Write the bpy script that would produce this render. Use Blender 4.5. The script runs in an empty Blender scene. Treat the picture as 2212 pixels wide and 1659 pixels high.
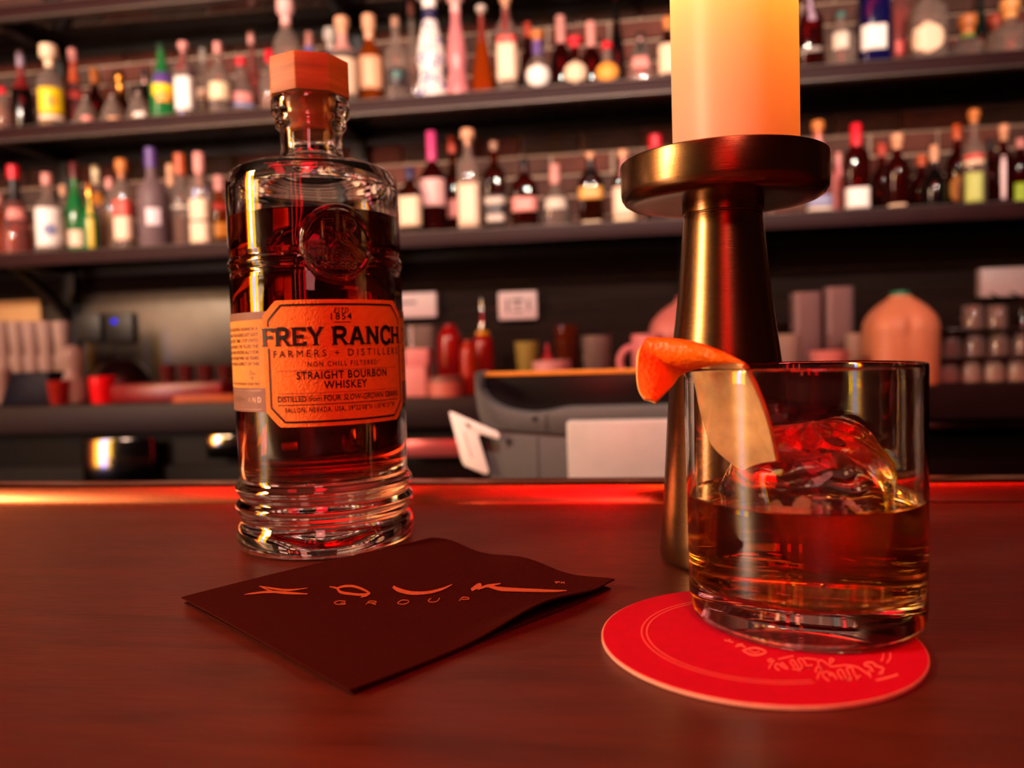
import bpy, bmesh, math, random
import numpy as np
from mathutils import Matrix, Vector

random.seed(7)
PI = math.pi
scene = bpy.context.scene
COL = scene.collection

# ------------------------------------------------------------------ camera, world, lights, exposure
cam_data = bpy.data.cameras.new('camera')
cam = bpy.data.objects.new('camera', cam_data)
COL.objects.link(cam)
CAMROT = [[0.989769, 0.023427, 0.140745], [0.13942, 0.050893, -0.988925], [-0.03033, 0.998429, 0.047106]]
cam.matrix_world = Matrix.Translation((0, 0, .093)) @ Matrix(CAMROT).to_4x4()
cam_data.sensor_width = 36.0
cam_data.lens = 1705 / 2212 * 36
cam_data.clip_start = .02
cam_data.clip_end = 30
cam_data.dof.use_dof = True
cam_data.dof.focus_distance = .298
cam_data.dof.aperture_fstop = 7.6
scene.camera = cam

world = bpy.data.worlds.new('world')
scene.world = world
world.use_nodes = True
world.node_tree.nodes['Background'].inputs['Color'].default_value = (.9, .45, .35, 1)
world.node_tree.nodes['Background'].inputs['Strength'].default_value = .015

scene.view_settings.view_transform = 'Standard'
scene.view_settings.look = 'None'
scene.view_settings.exposure = 0.0
scene.view_settings.gamma = 1.0
scene.view_settings.use_curve_mapping = False
cy = scene.cycles
cy.max_bounces = 24
cy.transmission_bounces = 20
cy.transparent_max_bounces = 24
cy.glossy_bounces = 8
cy.diffuse_bounces = 4
cy.use_denoising = True
cy.sample_clamp_indirect = 6.0
cy.blur_glossy = 0.3


def light(name, kind, loc, target, power, color, size=.2, size_y=None, spot=None, blend=.6):
    d = bpy.data.lights.new(name, kind)
    d.energy = power
    d.color = color
    if kind == 'AREA':
        d.size = size
        if size_y:
            d.shape = 'RECTANGLE'
            d.size_y = size_y
    elif kind == 'SPOT':
        d.shadow_soft_size = size
        d.spot_size = math.radians(spot or 60)
        d.spot_blend = blend
    else:
        d.shadow_soft_size = size
    o = bpy.data.objects.new(name, d)
    o.location = loc
    if target is not None:
        o.rotation_euler = (Vector(target) - Vector(loc)).to_track_quat('-Z', 'Y').to_euler()
    COL.objects.link(o)
    return o


# spots on the guests' ceiling track, aimed over the bar at the bottle shelves
for k, x in enumerate((-1.75, -1.1, -.45, .2, .85)):
    light('shelf_spot', 'SPOT', (x + .02, -.6, 1.25), (x - .08, 2.15, .80), 215, (1, .80, .66), .05, spot=40, blend=.9)
# small work light over the bartender's till
light('work_light', 'SPOT', (-.05, .18, 1.3), (-.06, .83, -.04), 95, (1, .95, .84), .04, spot=21, blend=.6)
# low pink wash from the red sign side, reaching the shelves and the work counter
light('pink_wash', 'AREA', (.3, -1.9, 1.5), (.1, 2.0, .3), 10, (1, .24, .22), .5)
# added warm fill, no lamp of the room, brightening the left-facing sides
light('warm_fill', 'AREA', (-1.95, -.48, .95), (-.10, .33, .08), 31, (1, .64, .36), .3)

# ------------------------------------------------------------------ measured tables (metres)
BOTTLES = [
 ('amber bottle with a red cap cut off by the left picture edge', -1.7139, 2.0394, 0.742, 0.0274, 0.1221, 'round', 'clear', ('orange', 0.8), ('red', 0.16, 1), None, []),
 ('dark wine-style bottle with a silvery cap behind the white paper tag', -1.7864, 2.205, 0.742, 0.0309, 0.2867, 'std', 'black', None, ('lilac', 0.16, 1), 'redglass', []),
 ('clear bottle with a tall cream cap and a bright yellow label', -1.5699, 2.047, 0.742, 0.035, 0.2302, 'std', 'clear', ('yellow', 0.2), ('cream', 0.27, 2.0), None, [(0.0344, 0.1057, 'yellowlab', 62), (0.0181, 0.0307, 'cream', 62), (0.0557, 0.0807, 'orangelab', 16)]),
 ('reddish bottle with a cream stopper behind the first pyramid decanter', -1.549, 2.117, 0.742, 0.0332, 0.2425, 'taper', 'pinkglass', ('redliq', 0.7), ('pinkcap', 0.15, 1.1), 'amberglass', [(0.0983, 0.1175, 'redlab', 40)]),
 ('small clear pyramid decanter beside the yellow-labelled bottle', -1.4621, 2.0441, 0.742, 0.0321, 0.0858, 'pyramid', 'clear', None, ('silver', 0.14, 0.9), None, [(0.0084, 0.0208, 'pinklab', 30)]),
 ('short dark amber bottle with an orange wooden cap on the upper shelf', -1.5455, 2.205, 0.742, 0.0291, 0.2158, 'std', 'amber', None, ('wood', 0.2, 1.3), None, []),
 ('small clear pyramid decanter left of its twin under the gold bow bottle', -1.383, 2.0466, 0.742, 0.0346, 0.0845, 'pyramid', 'clear', None, ('silver', 0.14, 0.9), None, [(0.004, 0.0127, 'tan', 30)]),
 ('dark amber bottle with a gold collar between two pyramid decanters', -1.4632, 2.205, 0.742, 0.0317, 0.2027, 'round', 'amber', None, ('gold', 0.26, 1.5), 'gold', []),
 ('small clear pyramid decanter beside the green bottle', -1.3056, 2.0464, 0.742, 0.0344, 0.0874, 'pyramid', 'clear', None, ('silver', 0.14, 0.9), None, [(0.0074, 0.0197, 'white', 30)]),
 ('black bottle with a round silver cap behind the pyramid decanters', -1.3832, 2.205, 0.742, 0.0288, 0.2031, 'std', 'black', None, ('silver', 0.22, 1.1), None, []),
 ('green bottle with a purple, yellow and orange label', -1.2317, 2.0462, 0.742, 0.0342, 0.2058, 'wine', 'green', None, ('darkgreen', 0.1, 1), None, [(0.0904, 0.1246, 'purple', 50), (0.0574, 0.0904, 'yellowlab', 50), (0.0415, 0.0684, 'orangelab', 30)]),
 ('white-labelled bottle with a red neck right of the green bottle', -1.1637, 2.041, 0.742, 0.029, 0.202, 'tallbody', 'clear', None, ('pinkcap', 0.13, 1.6), 'redglass', [(0.0161, 0.105, 'white', 64)]),
 ('slim clear bottle with a grey cap and small pale label', -1.1964, 2.205, 0.742, 0.0271, 0.2481, 'std', 'clear', None, ('grey', 0.16, 1), None, [(0.0969, 0.1258, 'cream', 50)]),
 ('round-shouldered clear bottle with a pale yellow label and pink cap', -1.0647, 2.0408, 0.742, 0.0288, 0.1937, 'std', 'clear', None, ('pinkcap', 0.16, 1.1), None, [(0.0358, 0.0818, 'paleyellow', 64)]),
 ('broad clear flask with a red cap and a bluish band low down', -1.0326, 2.1048, 0.742, 0.0388, 0.173, 'round', 'clear', ('pinkliq', 0.35), ('red', 0.14, 1), None, [(0.0288, 0.0408, 'blueband', 60), (0.0432, 0.0685, 'pinklab', 45)]),
 ('tall slim pinkish bottle at the back behind the clear flask', -1.0462, 2.205, 0.742, 0.0255, 0.2817, 'std', 'pinkglass', None, ('pinkcap', 0.12, 1), None, []),
 ('clear bottle with a red cap left of the wooden stopper', -0.9475, 2.105, 0.742, 0.0294, 0.1853, 'std', 'clear', ('pinkliq', 0.4), ('red', 0.18, 1.2), None, []),
 ('tall clear bottle with a wide pale pink capsule above the wooden stopper', -0.871, 2.0479, 0.742, 0.0359, 0.3093, 'std', 'clear', None, ('palepink', 0.3, 1.9), None, []),
 ('clear bottle with a pink cap and blue neck band', -0.8709, 2.205, 0.742, 0.0306, 0.267, 'std', 'clear', ('pinkliq', 0.3), ('pinkcap', 0.15, 1), 'blueneck', []),
 ('clear bottle with a pale grey round cap and blue collar', -0.8073, 2.205, 0.742, 0.0291, 0.2719, 'std', 'clear', None, ('palegrey', 0.22, 1.9), 'navy', []),
 ('clear bottle with a big cream label and tan stopper right of the wooden cap', -0.7173, 2.0501, 0.742, 0.0381, 0.2331, 'std', 'clear', None, ('tan', 0.2, 1.5), 'pinkglass', [(0.0234, 0.118, 'cream', 70)]),
 ('amber bottle with a tan label and a long tan stopper', -0.661, 2.105, 0.742, 0.0364, 0.2563, 'std', 'orange', None, ('tan', 0.26, 1.5), None, [(0.0514, 0.1384, 'tanlab', 56)]),
 ('grey-green bottle with a small teal emblem on its dark label', -0.5703, 2.0435, 0.742, 0.0315, 0.2177, 'std', 'clear', None, ('tancap', 0.12, 1), None, [(0.0316, 0.0785, 'darklab', 60), (0.0527, 0.0714, 'teal', 22)]),
 ('slim clear bottle half hidden behind the white bell-shaped bottle', -0.5671, 2.205, 0.742, 0.0235, 0.3226, 'std', 'clear', None, ('pinkcap', 0.1, 1.2), None, []),
 ('tall white ceramic bell bottle with blue painting and a blue neck', -0.4833, 2.0688, 0.742, 0.0448, 0.3142, 'bell', 'ceramic', None, ('white', 0.23, 2.3), 'navy', []),
 ('pink ceramic bell bottle right of the white one', -0.4084, 2.0419, 0.742, 0.0299, 0.2846, 'bell', 'pinkceramic', None, ('palepink', 0.25, 2.0), None, []),
 ('triangular gold bottle with a round pale stopper', -0.3482, 2.0815, 0.742, 0.0395, 0.2432, 'cone', 'orange', ('orange', 0.85), ('palegrey', 0.1, 2.2), 'redglass', []),
 ('tall bottle with a long white label and tan stopper beside the gold triangle', -0.2778, 2.0417, 0.742, 0.0297, 0.2517, 'tallbody', 'clear', None, ('tan', 0.15, 1.6), 'redglass', [(0.026, 0.1269, 'creamlab', 64), (0.12, 0.1383, 'redlab', 50)]),
 ('small dark red bottle with an orange cap behind the purple-necked globe', -0.2407, 2.205, 0.742, 0.0243, 0.2388, 'std', 'redglass', None, ('redcap', 0.16, 1.2), None, []),
 ('globe-shaped bottle with a white label, purple neck and wooden cap', -0.1997, 2.0475, 0.742, 0.0355, 0.1525, 'globe', 'clear', None, ('wood', 0.16, 1.5), 'purple', [(0.004, 0.0624, 'white', 58)]),
 ('dark bottle with the taller of the two long pink stoppers', -0.1501, 2.205, 0.742, 0.0292, 0.2496, 'std', 'redglass', None, ('pinkcap', 0.3, 1.3), None, []),
 ('globe-shaped bottle with a cream label and a red ball cap', -0.104, 2.0461, 0.742, 0.0341, 0.1278, 'globe', 'redglass', None, ('red', 0.2, 1.7), None, [(0.0061, 0.0674, 'cream', 58)]),
 ('dark bottle with the shorter of the two long pink stoppers', -0.068, 2.205, 0.742, 0.0291, 0.2264, 'std', 'redglass', None, ('pinkcap', 0.3, 1.3), None, []),
 ('squat bottle with a golden orange label and red cap', -0.0236, 2.0447, 0.742, 0.0327, 0.1092, 'globe', 'clear', None, ('red', 0.16, 1.2), None, [(0.004, 0.0588, 'orangelab', 60)]),
 ('very tall dark brown bottle behind the orange-labelled one', 0.002, 2.205, 0.742, 0.0201, 0.3086, 'wine', 'black', None, ('darkred', 0.1, 1), None, []),
 ('wide faceted clear flask with a silver and black stopper', 0.0601, 2.0684, 0.742, 0.0443, 0.134, 'pyramid', 'clear', ('pinkliq', 0.5), ('silver', 0.16, 1), 'black', [(0.0388, 0.0679, 'pinklab', 34)]),
 ("cream-labelled bottle partly hidden by the candle's left side", 0.1274, 2.0385, 0.742, 0.0265, 0.1552, 'std', 'amber', None, ('wood', 0.2, 1.4), None, [(0.0111, 0.0847, 'cream', 64)]),
 ('dark red bottle with a lilac neck just right of the candle', 0.4806, 2.105, 0.742, 0.0348, 0.2226, 'tallbody', 'redglass', None, ('palegrey', 0.1, 1.2), 'lilac', [(0.0574, 0.0686, 'grey', 50)]),
 ('pale clear bottle with a teal shoulder between candle and blue bottle', 0.5395, 2.0468, 0.742, 0.0348, 0.1338, 'std', 'clear', None, ('teal', 0.1, 1), None, [(0.0372, 0.0816, 'palelab', 30)]),
 ('deep blue bottle with a square white label', 0.6168, 2.0523, 0.742, 0.0403, 0.258, 'tallbody', 'blue', None, ('navy', 0.1, 1), None, [(0.0323, 0.0904, 'white', 46)]),
 ('tall slim pink bottle right of the deep blue one', 0.6994, 2.123, 0.742, 0.0274, 0.2532, 'tallbody', 'pinkglass', ('pinkliq', 0.8), ('palepink', 0.1, 1), None, [(0.0429, 0.0761, 'redlab', 20)]),
 ('clear bottle with a big cream teardrop label', 0.7399, 2.0576, 0.742, 0.0456, 0.1945, 'tallbody', 'clear', None, ('palepink', 0.16, 1.3), None, [(0.014, 0.0865, 'cream', 52)]),
 ('squat clear decanter with a wooden cap tied with green ribbon', 0.8665, 2.1469, 0.742, 0.0509, 0.1385, 'squat', 'clear', None, ('wood', 0.34, 1.5), 'greenrib', []),
 ('brown bottle with a rust red cap between two squat decanters', 0.9562, 2.205, 0.742, 0.0256, 0.1557, 'std', 'amber', None, ('rust', 0.3, 1.9), None, []),
 ('squat clear decanter with a golden wooden cap at the right picture edge', 0.9272, 2.0626, 0.742, 0.0506, 0.1385, 'squat', 'clear', None, ('goldwood', 0.34, 1.5), None, []),
 ('dark teal bottle at the back near the right picture edge', 0.9407, 2.247, 0.742, 0.0164, 0.2659, 'wine', 'darkteal', None, ('black', 0.1, 1), None, []),
 ('decanter-shaped bottle with a bright red cap on the lower shelf', -1.706, 2.0529, 0.397, 0.0409, 0.2525, 'taper', 'pinkglass', ('orange', 0.35), ('red', 0.15, 1.2), 'black', [(0.0987, 0.1294, 'pinklab', 44)]),
 ('small round amber bottle at the lower left picture edge', -1.8921, 2.205, 0.397, 0.0356, 0.2107, 'round', 'orange', ('orange', 0.8), ('pinkcap', 0.16, 1), None, []),
 ('clear bottle with a white label bearing a blue-grey oval', -1.5998, 2.0487, 0.397, 0.0367, 0.2232, 'std', 'clear', None, ('pinkcap', 0.14, 1.1), None, [(0.0132, 0.1239, 'white', 64), (0.0451, 0.0782, 'blueband', 26)]),
 ('pale yellow-labelled bottle behind the blue oval label', -1.6694, 2.205, 0.397, 0.0281, 0.2258, 'std', 'clear', ('yellow', 0.5), ('tan', 0.14, 1), None, [(0.0546, 0.1233, 'paleyellow', 60)]),
 ('dark green bottle with a cream round label near its foot', -1.5557, 2.105, 0.397, 0.0308, 0.2626, 'wine', 'green', None, ('darkred', 0.18, 1.1), None, [(0.0201, 0.0672, 'creamlab', 60)]),
 ('slim dark green bottle with a painted gold reflection streak', -1.4609, 2.0339, 0.397, 0.0219, 0.1864, 'wine', 'green', None, ('gold', 0.2, 1.1), None, [(0.004, 0.1497, 'goldglint', 20)]),  # the gold streak is a reflection painted on as a label patch
 ('clear bottle with a pale cap and an orange label at the back', -1.558, 2.205, 0.397, 0.0293, 0.2769, 'std', 'clear', None, ('paleyellow', 0.2, 1.2), None, [(0.1553, 0.1961, 'orangelab', 60)]),
 ('slim bottle of yellow liqueur with a pink cap', -1.4469, 2.105, 0.397, 0.0266, 0.2128, 'tallbody', 'clear', ('yellow', 0.75), ('pinkcap', 0.14, 1.2), None, []),
 ('bottle with a red and cream label and an orange cap', -1.3651, 2.0429, 0.397, 0.0309, 0.2458, 'tallbody', 'clear', None, ('wood', 0.22, 1.7), None, [(0.0865, 0.1315, 'redlab', 60), (0.0212, 0.0865, 'creamlab', 60)]),
 ('frosted lilac-grey bottle with a purple cap', -1.2813, 2.0505, 0.397, 0.0385, 0.2738, 'std', 'frosted', None, ('purple', 0.2, 1.2), None, [(0.0569, 0.1043, 'whitelilac', 30)]),
 ('clear bottle with a dull tan cap behind the frosted bottle', -1.3156, 2.205, 0.397, 0.0317, 0.2661, 'std', 'clear', None, ('tan', 0.24, 1.2), None, []),
 ('amber-filled bottle with an orange cap right of the frosted bottle', -1.2348, 2.117, 0.397, 0.038, 0.2706, 'std', 'clear', ('orangeliq', 0.42), ('orangecap', 0.22, 1.3), None, [(0.112, 0.1196, 'palelab', 50)]),
 ('bottle with a two-tier cream label and a long pink capsule', -1.1364, 2.0437, 0.397, 0.0317, 0.2504, 'tallbody', 'clear', None, ('pinkcap', 0.36, 1.5), None, [(0.0646, 0.1214, 'cream', 64), (0.004, 0.0597, 'cream', 66)]),
 ('amber bottle with a red label left of the whiskey bottle', -1.1665, 2.205, 0.397, 0.0314, 0.2233, 'std', 'orange', None, ('pinkcap', 0.2, 1.3), None, [(0.1204, 0.1416, 'redlab', 60), (0.0405, 0.0832, 'orangelab', 50)]),
 ('bottle with a cream label right beside the whiskey bottle', -0.5465, 2.0474, 0.397, 0.0354, 0.1752, 'tallbody', 'amber', None, ('navy', 0.18, 1.2), None, [(0.0175, 0.0959, 'cream', 64)]),
 ('tall-necked bottle with a pink shield label hung high', -0.499, 2.105, 0.397, 0.0363, 0.2795, 'std', 'redglass', None, ('magenta', 0.3, 1.1), None, [(0.0769, 0.1498, 'palepink', 66)]),
 ('slim amber bottle with a red cap on the lower shelf', -0.4639, 2.205, 0.397, 0.0261, 0.2905, 'std', 'amber', ('orangeliq', 0.3), ('redcap', 0.16, 1.3), None, [(0.0608, 0.1119, 'pinklab', 44)]),
 ('cream-labelled bottle with a tan stopper and stepped shoulders', -0.3883, 2.0446, 0.397, 0.0326, 0.2622, 'tallbody', 'clear', None, ('tan', 0.16, 1.8), None, [(0.0095, 0.12, 'creamlab', 64)]),
 ('black-labelled square bottle with white bands of print', -0.3199, 2.0444, 0.397, 0.0324, 0.2257, 'tallbody', 'amber', None, ('tancap', 0.1, 1.1), None, [(0.0131, 0.0904, 'darklab', 66), (0.0623, 0.081, 'palegrey', 54), (0.0178, 0.0365, 'palegrey', 44)]),
 ('broad red-brown bottle with a pale pink label', -0.2432, 2.0503, 0.397, 0.0383, 0.1809, 'tallbody', 'redglass', ('redliq', 0.8), ('black', 0.2, 1), None, [(0.0406, 0.0767, 'pinklab', 60)]),
 ('wide clear decanter with violet glints on its base', -0.1668, 2.085, 0.397, 0.043, 0.1676, 'squat', 'clear', ('redliq', 0.3), ('pinkcap', 0.3, 0.9), None, [(0.0469, 0.0793, 'palelab', 40)]),
 ('square bottle with a gold label band above a cream base', -0.0727, 2.0487, 0.397, 0.0367, 0.1838, 'tallbody', 'amber', None, ('tan', 0.1, 1), 'black', [(0.0627, 0.0926, 'goldlab', 56), (0.004, 0.0074, 'paleyellow', 40)]),
 ("bottle with a tall cream label and yellow base at the dish's left rim", 0.0105, 2.0437, 0.397, 0.0317, 0.1831, 'tallbody', 'amber', None, ('tan', 0.1, 1.3), 'pinkcap', [(0.0146, 0.0878, 'creamlab', 64), (0.004, 0.0123, 'paleyellow', 66)]),
 ('bottle with a bright red conical cap beside the brass dish', 0.0985, 2.205, 0.397, 0.0277, 0.2568, 'std', 'redglass', None, ('red', 0.3, 1.9), None, []),
 ('bottle with a wooden cap and blue-green label behind the dish rim', 0.4833, 2.0472, 0.397, 0.0352, 0.2241, 'tallbody', 'pinkglass', None, ('wood', 0.16, 1.4), 'pinkcap', [(0.0144, 0.0409, 'blueband', 60), (0.004, 0.0121, 'palelab', 60)]),
 ('slim bottle with a pale pink body right of the brass dish', 0.572, 2.205, 0.397, 0.022, 0.1796, 'tallbody', 'pinkceramic', None, ('pinkcap', 0.12, 1), None, []),
 ('dark bottle with a long red capsule and a white label', 0.5713, 2.0447, 0.397, 0.0327, 0.2107, 'tallbody', 'redglass', None, ('red', 0.32, 1.3), None, [(0.0052, 0.0536, 'white', 64)]),
 ('dark bottle with a small red cap behind the long red capsule', 0.6795, 2.205, 0.397, 0.0279, 0.1943, 'std', 'redglass', None, ('redcap', 0.16, 1.2), None, []),
 ('dark-bodied bottle with a tan stopper and small cream label', 0.6644, 2.0422, 0.397, 0.0302, 0.1794, 'std', 'redglass', ('redliq', 0.6), ('tan', 0.2, 1.4), None, [(0.004, 0.0089, 'cream', 40)]),
 ('short dark bottle with an orange cap on the lower shelf', 0.7765, 2.205, 0.397, 0.0277, 0.1607, 'std', 'redglass', None, ('orangecap', 0.18, 1.3), None, []),
 ('black bottle with a tan ball stopper and lilac glints', 0.748, 2.0409, 0.397, 0.0289, 0.1461, 'squat', 'black', None, ('tan', 0.26, 1.1), None, []),
 ('dark red bottle with an orange cap and a tan oval label', 0.8252, 2.105, 0.397, 0.0263, 0.2074, 'std', 'redglass', None, ('orangecap', 0.18, 1.3), None, [(0.0161, 0.0809, 'goldlab', 34)]),
 ('clear bottle with a wooden cap and a tall yellow-green label', 0.8363, 2.0385, 0.397, 0.0265, 0.2234, 'std', 'clear', None, ('wood', 0.14, 1.5), None, [(0.004, 0.0728, 'greenlab', 44), (0.1051, 0.1158, 'redlab', 50), (0.0922, 0.1029, 'cream', 50)]),
 ('dark amber bottle behind the yellow-green label', 0.9446, 2.205, 0.397, 0.0262, 0.1911, 'std', 'amber', None, ('black', 0.14, 1), None, []),
 ('tall dark bottle with a tan cap and a narrow white stripe', 0.8999, 2.0339, 0.397, 0.0219, 0.1831, 'std', 'redglass', None, ('tan', 0.2, 1.5), None, [(0.0067, 0.1085, 'whitelilac', 12)]),
 ('dark bottle with a bright lime green label at the right edge', 0.9692, 2.105, 0.397, 0.0282, 0.1642, 'tallbody', 'redglass', None, ('pinkcap', 0.14, 1.2), None, [(0.0057, 0.0544, 'lime', 60)]),
]
NAPKIN_CORNERS = [(-0.1662, 0.2713), (-0.075, 0.1996), (-0.0053, 0.2968), (-0.0932, 0.363)]
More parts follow.
